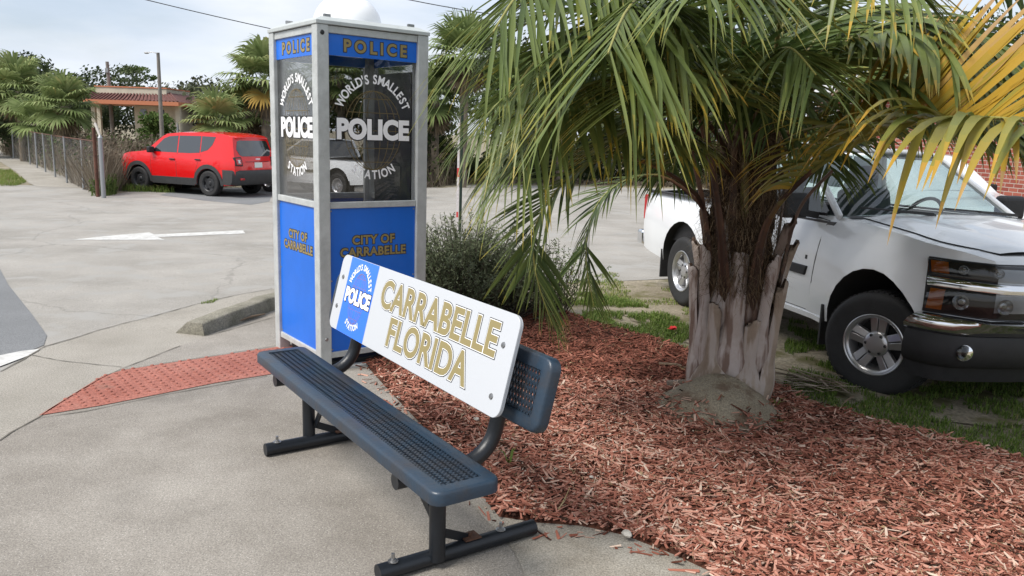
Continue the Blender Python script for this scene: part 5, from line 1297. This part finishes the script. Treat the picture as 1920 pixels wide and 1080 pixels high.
    for (x, s) in ((0, 1), (0, -1), (2.85, 1), (2.85, -1)):
        wheel(rt_, x, s*.755, .350, .225, s, .198, ALLOY, 'spoke' if kind == 'near' else 'disc', st_ if x > 1 else 0, 5)
    return rt_
truck = pickup('white pickup truck parked on the grass behind the feather palm')
a_, b_ = at(1283, 572), at(1655, 737); hd = (b_-a_)
place(truck, a_, (hd.x, hd.y), .80, -1)
dz = (b_.z-a_.z)
tr2 = pickup('white pickup truck parked beyond the glass police booth', kind='far')
place(tr2, Vector((-4.95, 22.6, -.3)), (-.85, .53), .78, 1)
van = suv(CARWHITE, False); tag(van, 'white utility wagon parked beside the brick wall at the right edge', 'car')
van.location = Vector((5.3, 13.2, gz(0, 12))); van.rotation_euler.z = atan2(-.96, .27)
# ================================================================== BACKGROUND
FOL = {}
def leafmat(name, cols, trans=.2):
    return mat(name, cols[0], .7, rand=cols, trans=trans, spec=.15)
OAK = leafmat('oak_leaves', [(.018, .026, .013), (.040, .056, .026), (.070, .092, .042), (.11, .13, .065)])
OAKG = leafmat('grey_green_leaves', [(.022, .028, .018), (.052, .062, .034), (.095, .108, .060), (.15, .16, .10)])
BRIGHT = leafmat('bright_leaves', [(.022, .040, .010), (.055, .095, .022), (.10, .15, .04), (.17, .20, .07)])
DRY = leafmat('dry_brush', [(.045, .036, .026), (.11, .088, .062), (.19, .155, .115), (.27, .235, .18)])
DKSHR = leafmat('dark_shrub_leaves', [(.008, .012, .006), (.020, .030, .011), (.042, .058, .020), (.08, .10, .035)])
BARK = mat('tree_bark', (.10, .08, .06), .9, 0, 6, .5, .6, 30)
def crown_mesh(blobs, n, size, rr, tone=0, flat=.6, inner=.15):
    """many small leaf sprays spread through a cloud of lumps"""
    mb = MB(); tot = sum(b[3]**2 for b in blobs)
    for (cx, cy, cz, r, rz) in blobs:
        k = int(n*r**2/tot); base = rr.uniform(-.10, .10)
        for i in range(k):
            u = rr.uniform(-1, 1); a = rr.uniform(0, 2*pi); rad = r*(inner+(1-inner)*rr.random()**.45)
            s = sqrt(1-u*u); p = Vector((cx+rad*s*cos(a), cy+rad*s*sin(a), cz+rad*u*rz/r))
            q = noise.noise(p*(1.7/r)+Vector((cx, 0, 0)))
            if q < -.22 and rr.random() < .8: continue
            c = min(1, max(0, .50+tone+base+q*.35+rr.gauss(0, .16)))
            nrm = Vector((rr.gauss(0, 1), rr.gauss(0, 1), rr.gauss(0, 1))).normalized()
            t = nrm.orthogonal().normalized(); b2 = nrm.cross(t); sz = size*rr.uniform(.5, 1.3); f2 = sz*rr.uniform(.3, .7)
            mb.add([p-t*sz*.5, p-b2*f2*.5, p+t*sz*.5, p+b2*f2*.5], [(0, 1, 2, 3)], 0, c)
    return mb
def tree(name, loc, h, r, label, mt, n=3500, size=.28, lumps=9, trunk_h=None, seed=0, group='trees beyond the lot', tone=0, cat='tree', spread=1.0):
    rr = random.Random(seed); rt_ = empty(name, (loc[0], loc[1], gz(loc[0], loc[1])), rr.uniform(0, 6), label, cat, group)
    th = trunk_h if trunk_h is not None else h*.35
    blobs = []
    for i in range(lumps):
        a = rr.uniform(0, 2*pi); d = r*rr.uniform(.15, .75)*spread; z = th+(h-th)*rr.uniform(.15, .85); q = r*rr.uniform(.32, .55)*(1-.25*(z-th)/(h-th))
        blobs.append((d*cos(a), d*sin(a), min(z, h-q*.7), q, q*rr.uniform(.6, .85)))
    blobs.append((0, 0, th+(h-th)*.45, r*.55, (h-th)*.42))
    crown_mesh(blobs, n, size, rr, tone).build('crown', mt, rt_, None, True)
    mb = MB(); tr = max(.07, h*.022); top = Vector((rr.uniform(-.3, .3), rr.uniform(-.3, .3), th+(h-th)*.4))
    mb.tube([(0, 0, 0), (top.x*.3, top.y*.3, th*.6), tuple(top)], [tr*1.3, tr, tr*.5], 9)
    for b in blobs[:7]:
        mb.tube([(top.x*.4, top.y*.4, th*.8), ((b[0]+top.x*.4)/2, (b[1]+top.y*.4)/2, (th*.9+b[2])/2+.1), (b[0], b[1], b[2])], [tr*.55, tr*.35, tr*.12], 6)
    mb.build('trunk', BARK, rt_, 60)
    return rt_
def pt(px, dist): d = ray(px, 300); return (d.x*dist/d.y, dist)
def htop(px, py, dist): return atd(px, py, dist).z-gz(0, dist)
# --- far trees on the left
for i, (px, py, dist, r, mt, n, lb) in enumerate((
    (30, 98, 44, 3.6, OAK, 5200, 'tall dark leafy tree at the left edge behind the fan palms'),
    (-40, 105, 40, 3.2, OAK, 3500, 'dark tree partly cut off by the left edge of the photo'),
    (120, 122, 64, 4.2, OAKG, 3600, 'rounded grey green tree just left of the tiled canopy'),
    (168, 112, 70, 4.6, OAK, 4200, 'dense dark tree behind the left half of the tiled canopy'),
    (205, 140, 74, 4.0, OAK, 2600, 'lower dark tree behind the middle of the tiled roof'),
    (300, 150, 80, 4.6, OAKG, 3000, 'grey green tree behind the street lamp'),
    (345, 160, 74, 4.6, OAKG, 3200, 'low spreading tree right of the street lamp'),
    (400, 145, 66, 4.2, OAKG, 3400, 'olive grey tree left of the golden palm fronds'),
    (448, 150, 60, 3.6, OAKG, 3000, 'pale grey green tree beside the tall fan palm'),
    (288, 208, 50, 1.6, BRIGHT, 1200, 'bushy green tree in front of the tiled building wall'))):
    tree('leafy_tree', pt(px, dist), htop(px, py, dist), r, lb, mt, int(n*1.7), .34 if dist > 50 else .28, 12, seed=100+i, trunk_h=.8 if i != 0 else 1.5, group='trees beyond the lot at the left')
# pine with an open crown
p = pt(262, 84); rt_ = empty('pine_tree', (p[0], p[1], -.3), 0, 'tall thin pine with a flat open crown standing above the tiled roof', 'tree')
H_ = htop(262, 116, 84); rr = random.Random(5); bl = []
for (dx, dz, q) in ((-1.0, -.3, .8), (-.3, 0, .85), (.6, -.1, .8), (1.3, -.8, .7), (-1.5, -1.1, .6), (.1, -1.1, .6), (1.0, -1.9, .45), (-.9, -2.3, .35)): bl.append((dx, rr.uniform(-.6, .6), H_-.7+dz, q, q*.45))
crown_mesh(bl, 1300, .30, rr, -.05).build('crown', BRIGHT, rt_, None, True)
mb = MB(); mb.tube([(0, 0, 0), (.15, 0, H_*.5), (.1, 0, H_-.9)], [.16, .12, .06], 8)
for b in bl: mb.tube([(.1, 0, b[2]-.9), (b[0], b[1], b[2])], [.05, .02], 5)
mb.build('trunk', BARK, rt_, 60)
# --- tiled service-station building
D0 = 56.0
def q(px, py, d=D0): return atd(px, py, d)
stn = empty('tiled_building', (q(230, 235).x, D0, gz(0, D0)), 0, 'low cream building with red tiled canopy roof beyond the overgrown lot', 'building')
def stn_part(mb, name, mt, par=None, sm=None):
    L0 = stn.location; mb.v = [(v[0]-L0.x, v[1]-L0.y, v[2]-L0.z) for v in mb.v]; return mb.build(name, mt, par or stn, sm)
CREAM = mat('cream_render', (.55, .50, .40), .8, 0, 1.5, .2); TILE = mat('red_roof_tile', (.16, .065, .055), .75, 0, 4, .4, .4, 20); ORNG = mat('orange_trim', (.45, .16, .08), .7)
zt_, zp, ze = q(230, 163).z, q(230, 172).z, q(230, 188).z; xl, xr, xm = q(133, 0).x, q(329, 0).x, q(232, 0).x
mb = MB(); mb.box(((xl+.9+xr-1.2)/2, D0+3.2, (zp+zt_)/2-.1), (xr-xl-2.1, 5.0, zt_-zp+.2)); stn_part(mb, 'parapet', CREAM)
mb = MB(); mb.box(((xl+.9+xr-1.2)/2, D0+3.2, zt_+.03), (xr-xl-2.0, 5.1, .08)); stn_part(mb, 'parapet_cap', ORNG)
mb = MB(); x0, x1 = xl+.4, xr
mb.add([(x0-.3, D0, ze), (x1, D0-.4, ze), (x1-1.1, D0+1.0, zp+.05), (x0+.5, D0+1.0, zp+.05)], [(0, 1, 2, 3)]); mb.add([(x0-.3, D0, ze), (x0+.5, D0+1.0, zp+.05), (x0+.5, D0+5, zp+.05), (x0-.3, D0+6, ze)], [(3, 2, 1, 0)]); mb.add([(x1, D0-.4, ze), (x1-1.1, D0+1.0, zp+.05), (x1-1.1, D0+5, zp+.05), (x1, D0+6, ze)], [(0, 3, 2, 1)])
for k in range(26):
    t = k/25; mb.bar((x0-.3+(x1-x0+.3)*t, D0-.4*t, ze+.04), (x0+.5+(x1-x0-1.6)*t, D0+1.0, zp+.08), .10, .05)
stn_part(mb, 'tiled_roof', TILE)
mb = MB(); mb.box(((x0+x1)/2-.15, D0+2.8, ze-.14), (x1-x0+.4, 6.4, .26)); stn_part(mb, 'fascia', ORNG)
for (pxa, w_) in ((154, .26), (143, .24), (318, .30)):
    mb = MB(); mb.box((q(pxa, 0).x, D0+.6+(1.5 if pxa == 143 else 0), (ze-.27)/2-.15), (w_, w_, ze-.27+.3)); stn_part(mb, 'column', CREAM)
mb = MB(); mb.box(((q(222, 0).x+q(310, 0).x)/2, D0+3.4, (ze-.28)/2-.15), (q(310, 0).x-q(222, 0).x, 4.0, ze-.28+.3)); w_ = stn_part(mb, 'wall', CREAM)
for px_ in (240, 275):
    mb = MB(); mb.box((q(px_, 0).x, D0+1.385, q(240, 212).z), (.42, .03, .62)); stn_part(mb, 'window', TINT)
# lamp and pole
p = at(306, 240); 
lm = empty('street_lamp', (pt(306, 48)[0], 48, -.3), 0, 'grey street lamp with a single arm pointing left', 'street lamp')
hl_ = htop(304, 99, 48); mb = MB(); mb.tube([(0, 0, 0), (0, 0, hl_)], [.13, .09], 10); mb.build('pole', mat('pole_wood', (.23, .21, .19), .85, 0, 4, .3), lm, 60)
mb = MB(); mb.tube([(0, -.1, hl_-.05), (-.3, -.1, hl_+.02), (-.55, -.1, hl_-.03)], .025, 6); arm = mb.build('arm', STEEL, lm, 60)
mb = MB(); mb.lathe([(.0001, .06), (.07, .05), (.10, 0), (.06, -.05), (.0001, -.06)], (-.62, -.1, hl_-.04), 12, Matrix.Scale(1.6, 3, Vector((1, 0, 0)))); mb.build('lamp_head', mat('lamp_grey', (.4, .4, .4), .5), lm, 60)
up_ = empty('utility_pole', (pt(215, 58)[0], 58, -.3), 0, 'bare grey utility pole rising behind the tiled canopy', 'utility pole')
hp_ = htop(212, 116, 58); mb = MB(); mb.tube([(0, 0, 0), (-.12, 0, hp_)], [.15, .11], 10); mb.build('pole', mat('pole_grey', (.20, .18, .165), .85, 0, 4, .3), up_, 60)
mb = MB(); mb.box((-.12, -.14, hp_-.6), (.18, .12, .3)); mb.build('bracket', STEEL, up_)
def wire(a, b, r, label, sag=.15):
    A, B = atd(*a), atd(*b); mb = MB(); mb.tube([A.lerp(B, t/16)-Vector((0, 0, sag*4*(t/16)*(1-t/16))) for t in range(17)], r, 5)
    tag(mb.build('overhead_wire', BLKPL, None, 60), label, 'wire', 'overhead wires')
wire((235, -10, 30), (900, 128, 34), .016, 'overhead wire sloping down to the left side of the booth roof')
wire((740, -6, 26), (1180, 52, 28), .014, 'overhead wire in the sky right of the white dome')
# --- chain link fence
GALV = mat('galvanised', (.30, .31, .32), .5, .5); RUST = mat('rusty_steel', (.13, .055, .035), .85, 0, 9, .5)
fpts = [Vector((-28.2, 44.2, -.3)), Vector((-20.85, 34.6, -.3)), Vector((-13.9, 24.9, -.3)), Vector((-10.45, 20.35, -.3))]
fence = empty('chain_link_fence', fpts[0], 0, 'rusty chain link fence sagging along the footpath at the left', 'fence')
def fpart(mb, name, mt, sm=None):
    L0 = fpts[0]; mb.v = [(v[0]-L0.x, v[1]-L0.y, v[2]-L0.z) for v in mb.v]; return mb.build(name, mt, fence, sm)
acc = []
for a, b in zip(fpts, fpts[1:]):
    n = max(1, round((b-a).length/2.9))
    for k in range(n): acc.append(a.lerp(b, k/n))
acc.append(fpts[-1]); acc = acc[2:]
for p_ in acc[:-1]: mb = MB(); mb.tube([p_, p_+Vector((R.uniform(-.04, .04), 0, 1.42))], .03, 8); fpart(mb, 'fence_post', GALV, 60)
mb = MB(); mb.tube([acc[-1], acc[-1]+Vector((0, 0, 1.52))], .055, 12); mb.tube([acc[-1]+Vector((0, 0, 1.50)), acc[-1]+Vector((0, 0, 1.58))], [.065, .02], 10); fpart(mb, 'fence_post', GALV, 60)
mb = MB(); rp = acc[-1]+Vector((-.28, .25, 0)); mb.tube([rp, rp+Vector((0, 0, 1.75))], .045, 10); fpart(mb, 'rusty_post', RUST, 60)
mb = MB(); mb.tube([rp+Vector((.05, 0, 1.85)), acc[-1]+Vector((.0, 0, 1.55))], .035, 8); fpart(mb, 'loose_bar', mat('pale_bar', (.35, .33, .30), .7), 60)
mb = MB(); mb.tube([p_+Vector((0, 0, 1.40)) for p_ in acc], .018, 6); fpart(mb, 'top_rail', RUST, 60)
mb = MB()
for a, b in zip(acc, acc[1:]):
    d = (b-a); ln = d.length; d.normalize(); nn = int(ln/.075)
    for k in range(-18, nn+1):
        for sg in (1, -1):
            s0, s1 = k*.075, k*.075+1.36; z0, z1 = (.03, 1.39) if sg > 0 else (1.39, .03)
            t0 = max(0, -s0/1.36); t1 = min(1, (ln-s0)/1.36)
            if t1 <= t0: continue
            A = a+d*(s0+1.36*t0)+Vector((0, 0, z0+(z1-z0)*t0)); B = a+d*(s0+1.36*t1)+Vector((0, 0, z0+(z1-z0)*t1))
            mb.add([A+Vector((0, 0, .0022)), A-Vector((0, 0, .0022)), B-Vector((0, 0, .0022)), B+Vector((0, 0, .0022))], [(0, 1, 2, 3)])
fpart(mb, 'wire_mesh', GALV)
mb = MB(); b0 = at(336, 352); b0 = Vector((pt(336, 27)[0], 27, -.3)); mb.tube([b0, b0+Vector((0, 0, 1.95))], .035, 8); tag(mb.build('steel_post', GALV, None, 60), 'single steel post sticking up behind the roof of the red car', 'post')
# --- brush
def brush(name, polys, mt, label, cat, grp=None):
    mb = MB()
    for poly, n, h, sz, tone, leafy in polys:
        xs_ = [p[0] for p in poly]; ys_ = [p[1] for p in poly]; k = 0; tr = 0
        while k < n and tr < n*40:
            tr += 1; x = R.uniform(min(xs_), max(xs_)); y = R.uniform(min(ys_), max(ys_))
            if not inside(x, y, poly): continue
            k += 1; hm = h*(.55+.6*noise.noise(Vector((x*.35, y*.35, 4)))+.25*noise.noise(Vector((x*1.3, y*1.3, 8)))); hm = max(.15, hm)
            if R.random() < leafy:
                z = hm*R.random()**.6*1.25; p_ = Vector((x, y, gz(x, y)+z)); nrm = Vector((R.gauss(0, 1), R.gauss(0, 1), R.gauss(0, .7))).normalized(); t = nrm.orthogonal().normalized(); b2 = nrm.cross(t); s_ = sz*R.uniform(.5, 1.4)
                mb.add([p_-t*s_*.5, p_-b2*s_*.25, p_+t*s_*.5, p_+b2*s_*.25], [(0, 1, 2, 3)], 0, min(1, max(0, .45+tone+noise.noise(p_*1.1)*.5+R.gauss(0, .15))))
            else:
                p_ = Vector((x, y, gz(x, y))); d = Vector((R.gauss(0, .25), R.gauss(0, .25), 1)); hh = hm*R.uniform(.6, 1.35); s_ = Vector((1, 0, 0))*R.uniform(.005, .012)*(1 if y < 30 else 1.6)
                m_ = p_+d*hh*.5; t_ = p_+d*hh+Vector((R.gauss(0, .1), 0, 0))*hh
                mb.add([p_-s_, p_+s_, m_+s_*.8, m_-s_*.8, t_], [(0, 1, 2, 3), (3, 2, 4)], 0, min(1, max(0, .6+tone+R.gauss(0, .2))))
    return tag(mb.build(name, mt, None, colors=True), label, cat, grp, 'stuff')
off = Vector((.75, .66, 0))
f2 = [(v.x, v.y) for v in fpts]
polyA = [(f2[3][0]-.8, f2[3][1]+.9), (-11.2, 23.3), (-9.0, 25.1), (-7.8, 27.4), (-2.6, 28.6), (-2.0, 33), (-14, 40), (-24, 46), (-29, 46), f2[0], (-20.9, 35.0), (-14.0, 25.3)]
brush('dry_brush', [(polyA, 34000, 1.65, .12, 0, .72), ([(f2[3][0]-.3, f2[3][1]+.4), (-11.0, 21.9), (-11.2, 23.3), (-9, 25.2), (-14, 28), (-14, 25.2)], 17000, 1.45, .09, .05, .6)], DRY, 'tangle of brown dead weeds and vines behind the chain link fence', 'brush')
brush('green_brush', [(polyA, 10000, 1.5, .12, 0, .95), ([(-11.0, 20.7), (-10.6, 20.9), (-10.7, 21.6), (-11.2, 22.3)], 1000, .5, .07, .1, .9)], BRIGHT, 'green weeds and creepers growing among the dead brush', 'brush')
hed = [(-3.6, 27.5), (-2.4, 31.8), (4, 34.2), (9.5, 34), (11, 37), (0, 39), (-5, 34)]
brush('dark_undergrowth', [(hed, 22000, 2.3, .20, -.05, .95), ([(-8.0, 27.2), (-3.6, 28.6), (-4, 31), (-9, 30)], 9000, 1.6, .13, .05, .95)], DKSHR, 'dark leafy undergrowth along the far edge of the parking lot', 'undergrowth')
brush('leaf_litter', [([(-3.4, 27.0), (-2.2, 31.0), (4, 33.4), (9.3, 33.2), (9.3, 34.5), (0, 34), (-3.8, 30)], 3000, .18, .12, 0, .8)], DRY, 'brown leaf litter along the far edge of the lot', 'leaf litter')
# --- fan palms
FAN = leafmat('fan_leaf', [(.036, .056, .018), (.095, .14, .042), (.18, .235, .085), (.29, .34, .15), (.42, .27, .07)], .3)
PBARK = mat('palm_bark', (.20, .165, .125), .9, 0, 6, .5, .6, 30)
SKIRT = leafmat('dead_fan_leaf', [(.06, .045, .03), (.16, .12, .075), (.27, .21, .14)], .1)
def fan(mb, hub, d, pet, r, tone, rr, droop=.35, segs=26):
    d = d.normalized(); sx = d.cross(Vector((0, 0, 1)))
    if sx.length < .1: sx = Vector((1, 0, 0))
    sx.normalize(); n = sx.cross(d).normalized(); s_ = sx*.018
    c = hub+d*pet*.6+Vector((0, 0, .06*pet)); b = hub+d*pet
    mb.add([hub-s_, hub+s_, b+s_*.6, b-s_*.6], [(0, 1, 2, 3)], 0, .55)
    for k in range(segs):
        a = radians(-128+256*k/(segs-1))+rr.gauss(0, .03); dd = (d*cos(a)+sx*sin(a)+n*.16*abs(sin(a))).normalized(); ln = r*(.72+.28*cos(a*.6))*rr.uniform(.88, 1.08); w = r*.105
        px_ = dd.cross(n).normalized()*w*.5; p1 = b+dd*ln*.45; p2 = p1+(dd+Vector((0, 0, -droop*.7))).normalized()*ln*.33; p3 = p2+(dd+Vector((0, 0, -droop*2.6))).normalized()*ln*.32
        c_ = min(1, max(0, tone+rr.gauss(0, .09)))
        mb.add([b-px_*.12, b+px_*.12, p1+px_, p1-px_, p2+px_*.7, p2-px_*.7, p3], [(0, 1, 2, 3), (3, 2, 4, 5), (5, 4, 6)], 0, c_)
def fan_palm(px, py, dist, label, r=.85, nf=24, pet=.9, seed=0, skirt=12, tone=.45, golden=0, up=.25, group='fan palms'):
    rr = random.Random(seed); x, y = pt(px, dist); z0 = gz(x, y); hh = atd(px, py, dist).z-z0
    rt_ = empty('fan_palm', (x, y, z0), 0, label, 'palm', group); hub = Vector((0, 0, hh))
    mb = MB()
    for i in range(nf):
        a = i*2.399+rr.uniform(-.2, .2); el = radians(-38+118*((i+.5)/nf)+rr.uniform(-8, 8)); d = Vector((cos(a)*cos(el), sin(a)*cos(el), sin(el)))
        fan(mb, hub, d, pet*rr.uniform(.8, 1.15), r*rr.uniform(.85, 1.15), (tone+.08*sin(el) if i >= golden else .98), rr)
    mb.build('crown', FAN, rt_, None, True)
    if skirt:
        mb = MB()
        for i in range(skirt):
            a = i*2.399; el = radians(-75+rr.uniform(-8, 18)); d = Vector((cos(a)*cos(el), sin(a)*cos(el), sin(el))); fan(mb, hub-Vector((0, 0, .15)), d, pet*.6, r*.8, rr.uniform(.3, .9), rr, .1, 16)
        mb.build('dead_leaves', SKIRT, rt_, None, True)
    mb = MB(); pr_ = [((.095 if dist < 26 else .15)*(1.15 if k % 2 else .95)*(1-.15*k/24), hh*k/24) for k in range(25)]
    mb.lathe(pr_, (0, 0, 0), 12); mb.build('trunk', PBARK, rt_, 40)
fps = [(45, 172, 37, 'bright fan palm nearest the left edge of the photo', 1.05, 26, .92, 6, .60, 0), (128, 200, 27.5, 'bushy fan palm in front of the tiled canopy', .74, 24, .60, 8, .56, 0), (-22, 185, 43, 'fan palm cut off by the left edge of the photo', 1.2, 18, 1.05, 4, .56, 0), (72, 232, 35, 'low fan palm with drooping leaves just behind the fence', .90, 14, .65, 0, .52, 0),
 (500, 150, 26, 'tall fan palm with golden leaves left of the booth', .85, 30, .72, 10, .58, 4), (410, 228, 24.2, 'low fan palm right behind the roof of the red car', .72, 16, .42, 0, .58, 0), (470, 212, 26.5, 'middle fan palm between the booth and the golden one', .72, 22, .6, 10, .52, 0),
 (640, 150, 30, 'fan palm seen through the booth glass', .85, 24, .72, 12, .42, 0), (715, 175, 31, 'fan palm behind the right post of the booth', .85, 22, .72, 12, .40, 0), (868, 105, 29, 'tall fan palm with brown skirt right of the booth', .95, 28, .8, 20, .46, 0),
 (815, 190, 30, 'shorter fan palm touching the right post of the booth', .85, 22, .7, 18, .46, 0), (950, 170, 32, 'fan palm deep behind the drooping feather fronds', .95, 22, .8, 12, .36, 0), (1050, 140, 33, 'dark fan palm behind the middle of the feather crown', .95, 22, .8, 8, .34, 0)]
for i, (px, py, d, lb, r, nf, pe, sk, tn, gd) in enumerate(fps): fan_palm(px, py, d, lb, r, nf, pe, 40+i, sk, tn, gd)
# --- dense trees behind the near palm
for i, (px, py, dist, r, mt, n, lb) in enumerate((
    (580, 128, 44, 3.0, OAK, 2600, 'dark tree seen through the left pane of the booth'), (690, 132, 46, 3.2, OAK, 3000, 'dark tree seen through the top of the right booth pane'), (780, 150, 44, 2.8, OAK, 2400, 'dark tree just behind the right edge of the booth'),
    (960, 60, 42, 4.2, OAK, 4200, 'big dark tree behind the left feather fronds'), (1090, 40, 42, 4.4, OAK, 4200, 'big dark tree in the middle behind the palm'), (1230, 30, 40, 4.2, OAK, 4200, 'big dark tree behind the palm trunk'),
    (1350, 60, 38, 4.0, OAKG, 4200, 'grey green tree right behind the palm crown'), (1450, -20, 40, 4.6, OAK, 4200, 'tall tree right of the palm crown'), (1570, 20, 36, 3.6, OAKG, 3600, 'tree leaning over the left end of the brick building'),
    (1700, -10, 44, 4.6, OAK, 3800, 'tree rising behind the roof of the brick building'), (1860, -30, 44, 4.6, OAK, 3800, 'tree above the right end of the brick building'))):
    tree('shade_tree', pt(px, dist), htop(px, py, dist), r, lb, mt, int(n*1.5), .30, 13, seed=200+i, trunk_h=1.6, group='trees at the far side of the lot')
# --- brick building on the right
BR = bpy.data.materials.new('red_brick'); BR.use_nodes = True; nt = BR.node_tree; N = nt.nodes; L = nt.links; b = N['Principled BSDF']; b.inputs['Roughness'].default_value = .85
tcn = N.new('ShaderNodeTexCoord'); sp = N.new('ShaderNodeSeparateXYZ'); L.new(tcn.outputs['Object'], sp.inputs[0]); cb = N.new('ShaderNodeCombineXYZ'); L.new(sp.outputs['X'], cb.inputs['X']); L.new(sp.outputs['Z'], cb.inputs['Y'])
bt = N.new('ShaderNodeTexBrick'); L.new(cb.outputs[0], bt.inputs['Vector']); bt.inputs['Scale'].default_value = 1; bt.inputs['Brick Width'].default_value = .215; bt.inputs['Row Height'].default_value = .075; bt.inputs['Mortar Size'].default_value = .007
bt.inputs['Color1'].default_value = (.24, .052, .036, 1); bt.inputs['Color2'].default_value = (.34, .095, .062, 1); bt.inputs['Mortar'].default_value = (.42, .36, .31, 1); L.new(bt.outputs['Color'], b.inputs['Base Color'])
bp_ = N.new('ShaderNodeBump'); bp_.inputs['Strength'].default_value = .4; bp_.inputs['Distance'].default_value = .01; L.new(bt.outputs['Fac'], bp_.inputs['Height']); bp_.invert = True; L.new(bp_.outputs[0], b.inputs['Normal'])
wl = atd(1560, 300, 20.5); wr = atd(1935, 300, 14.0); wd = Vector((wr.x-wl.x, wr.y-wl.y, 0)); wlen = wd.length+6; wa = atan2(wd.y, wd.x)
bb = empty('brick_building', (wl.x, wl.y, gz(wl.x, wl.y)), wa, 'red brick building with white eaves behind the parked pickup', 'building')
mb = MB(); mb.box((wlen/2, 3, 1.70), (wlen, 6, 2.9)); mb.build('brick_wall', BR, bb)
mb = MB(); mb.box((wlen/2, 3, .12), (wlen+.12, 6.12, .26)); mb.build('plinth', KERB, bb)
WT = mat('white_trim', (.72, .73, .74), .5, 0, 3, .1)
mb = MB(); mb.box((wlen/2, 2.9, 3.28), (wlen+.9, 7.0, .26)); fa = mb.build('eaves', WT, bb)
mb = MB(); mb.prism([(-.55, 3.41), (6.45, 3.41), (3, 4.3)], -.5, wlen+.5, M=Matrix(((0, 0, 1), (1, 0, 0), (0, 1, 0)))); 
for k in range(int(wlen/.4)): mb.bar((k*.4-.3, -.55, 3.43), (k*.4-.3, 3, 4.32), .03, .03)
mb.build('metal_roof', mat('white_metal_roof', (.60, .62, .64), .35, .2), bb)
for wx in (1.2,):
    mb = MB(); mb.box((wx, -.03, 1.75), (1.1, .06, 1.15)); fr_ = mb.build('window_frame', WT, bb); mb = MB(); mb.box((wx, -.075, 1.75), (.95, .02, 1.0)); mb.build('pane', TINT, fr_)
# --- marker posts right of the booth
c0 = at(862, 452); mb = MB()
mb.box((c0.x, c0.y, 1.03), (.045, .03, 2.06)); mb.box((c0.x, c0.y-.017, 1.03), (.018, .006, 2.0))
tag(bevel(mb.build('sign_post', mat('dark_green_post', (.012, .030, .020), .6, .2, 12, .3), None), .003), 'dark green steel post standing behind the grey shrub', 'post')
c0 = at(858, 440); mp_ = empty('marker_stake', (c0.x-.02, c0.y+.1, gz(0, c0.y)), 0, 'narrow white and red marker stake beside the dark green post', 'post')
WST = mat('stake_white', (.62, .58, .58), .7, 0, 20, .3); RST = mat('stake_red', (.50, .05, .05), .7)
z = 0
for k, (hh, red) in enumerate(((.30, 0), (.10, 1), (.62, 0), (.16, 1), (.78, 0))):
    mb = MB(); mb.box((0, 0, z+hh/2), (.036, .012, hh)); mb.build('red_band' if red else 'white_band', RST if red else WST, mp_); z += hh
# --- shrubs behind the booth
ROS = leafmat('rosemary_leaves', [(.045, .056, .028), (.105, .128, .068), (.175, .20, .115), (.25, .27, .17)], .25)
def twig_shrub(name, loc, r, h, n, label, mt, leaf=.024, seed=0, lean=(0, 0), per=30, up=.55):
    rr = random.Random(seed); rt_ = empty(name, (loc[0], loc[1], gz(*loc[:2])+.02), 0, label, 'shrub'); mb = MB(); st = MB()
    for i in range(n):
        a = rr.uniform(0, 2*pi); t = rr.random()**.7; el = radians(90-78*t*rr.uniform(.6, 1.1)); ln = (h*sin(el)**.8+r*cos(el))*rr.uniform(.6, 1.05)
        d = Vector((cos(a)*cos(el)+lean[0], sin(a)*cos(el)+lean[1], max(.12, sin(el)))).normalized(); p = Vector((rr.uniform(-.12, .12), rr.uniform(-.12, .12), 0)); q_ = p.copy(); dd = d.copy(); pts = [q_.copy()]
        for k in range(6):
            dd = (dd+Vector((rr.gauss(0, .10), rr.gauss(0, .10), .10*up))).normalized(); q_ = q_+dd*ln/6; pts.append(q_.copy())
        st.tube(pts, [.006, .005, .004, .0035, .003, .002, .001], 4, caps=False)
        tone = rr.uniform(-.12, .12)
        for k in range(per):
            s = .22+.78*rr.random()**.75; f = s*6; i0 = min(5, int(f)); b = pts[i0].lerp(pts[i0+1], f-i0)
            ld = (dd*.6+Vector((rr.gauss(0, 1), rr.gauss(0, 1), rr.gauss(0, .7))).normalized()).normalized(); ll = leaf*rr.uniform(.7, 1.4); sx = ld.orthogonal().normalized()*ll*.13
            sx = Matrix.Rotation(rr.uniform(0, 6.28), 3, ld) @ sx
            mb.add([b-sx*.4, b+sx*.4, b+ld*ll*.6+sx, b+ld*ll, b+ld*ll*.6-sx], [(0, 1, 2, 3, 4)], 0, min(1, max(0, .42+tone+.25*(s-.5)+rr.gauss(0, .14))))
    mb.build('foliage', mt, rt_, None, True); st.build('stems', BARK, rt_)
twig_shrub('needle_shrub', tuple(at(868, 590)[:2]), .80, .60, 620, 'grey green needle leaved shrub growing beside the booth', ROS, .034, 1, (0, 0), 52)
twig_shrub('needle_shrub', (at(950, 600).x, at(950, 600).y, 0), .60, .40, 240, 'lower sprawling shrub between the booth shrub and the palm', ROS, .032, 2, (.15, 0), 40)
twig_shrub('young_shrub', (at(1040, 590).x, at(1040, 590).y, 0), .34, .62, 60, 'small airy shrub with upright twigs under the drooping frond', BRIGHT, .030, 3, (0, 0), 26, 1)
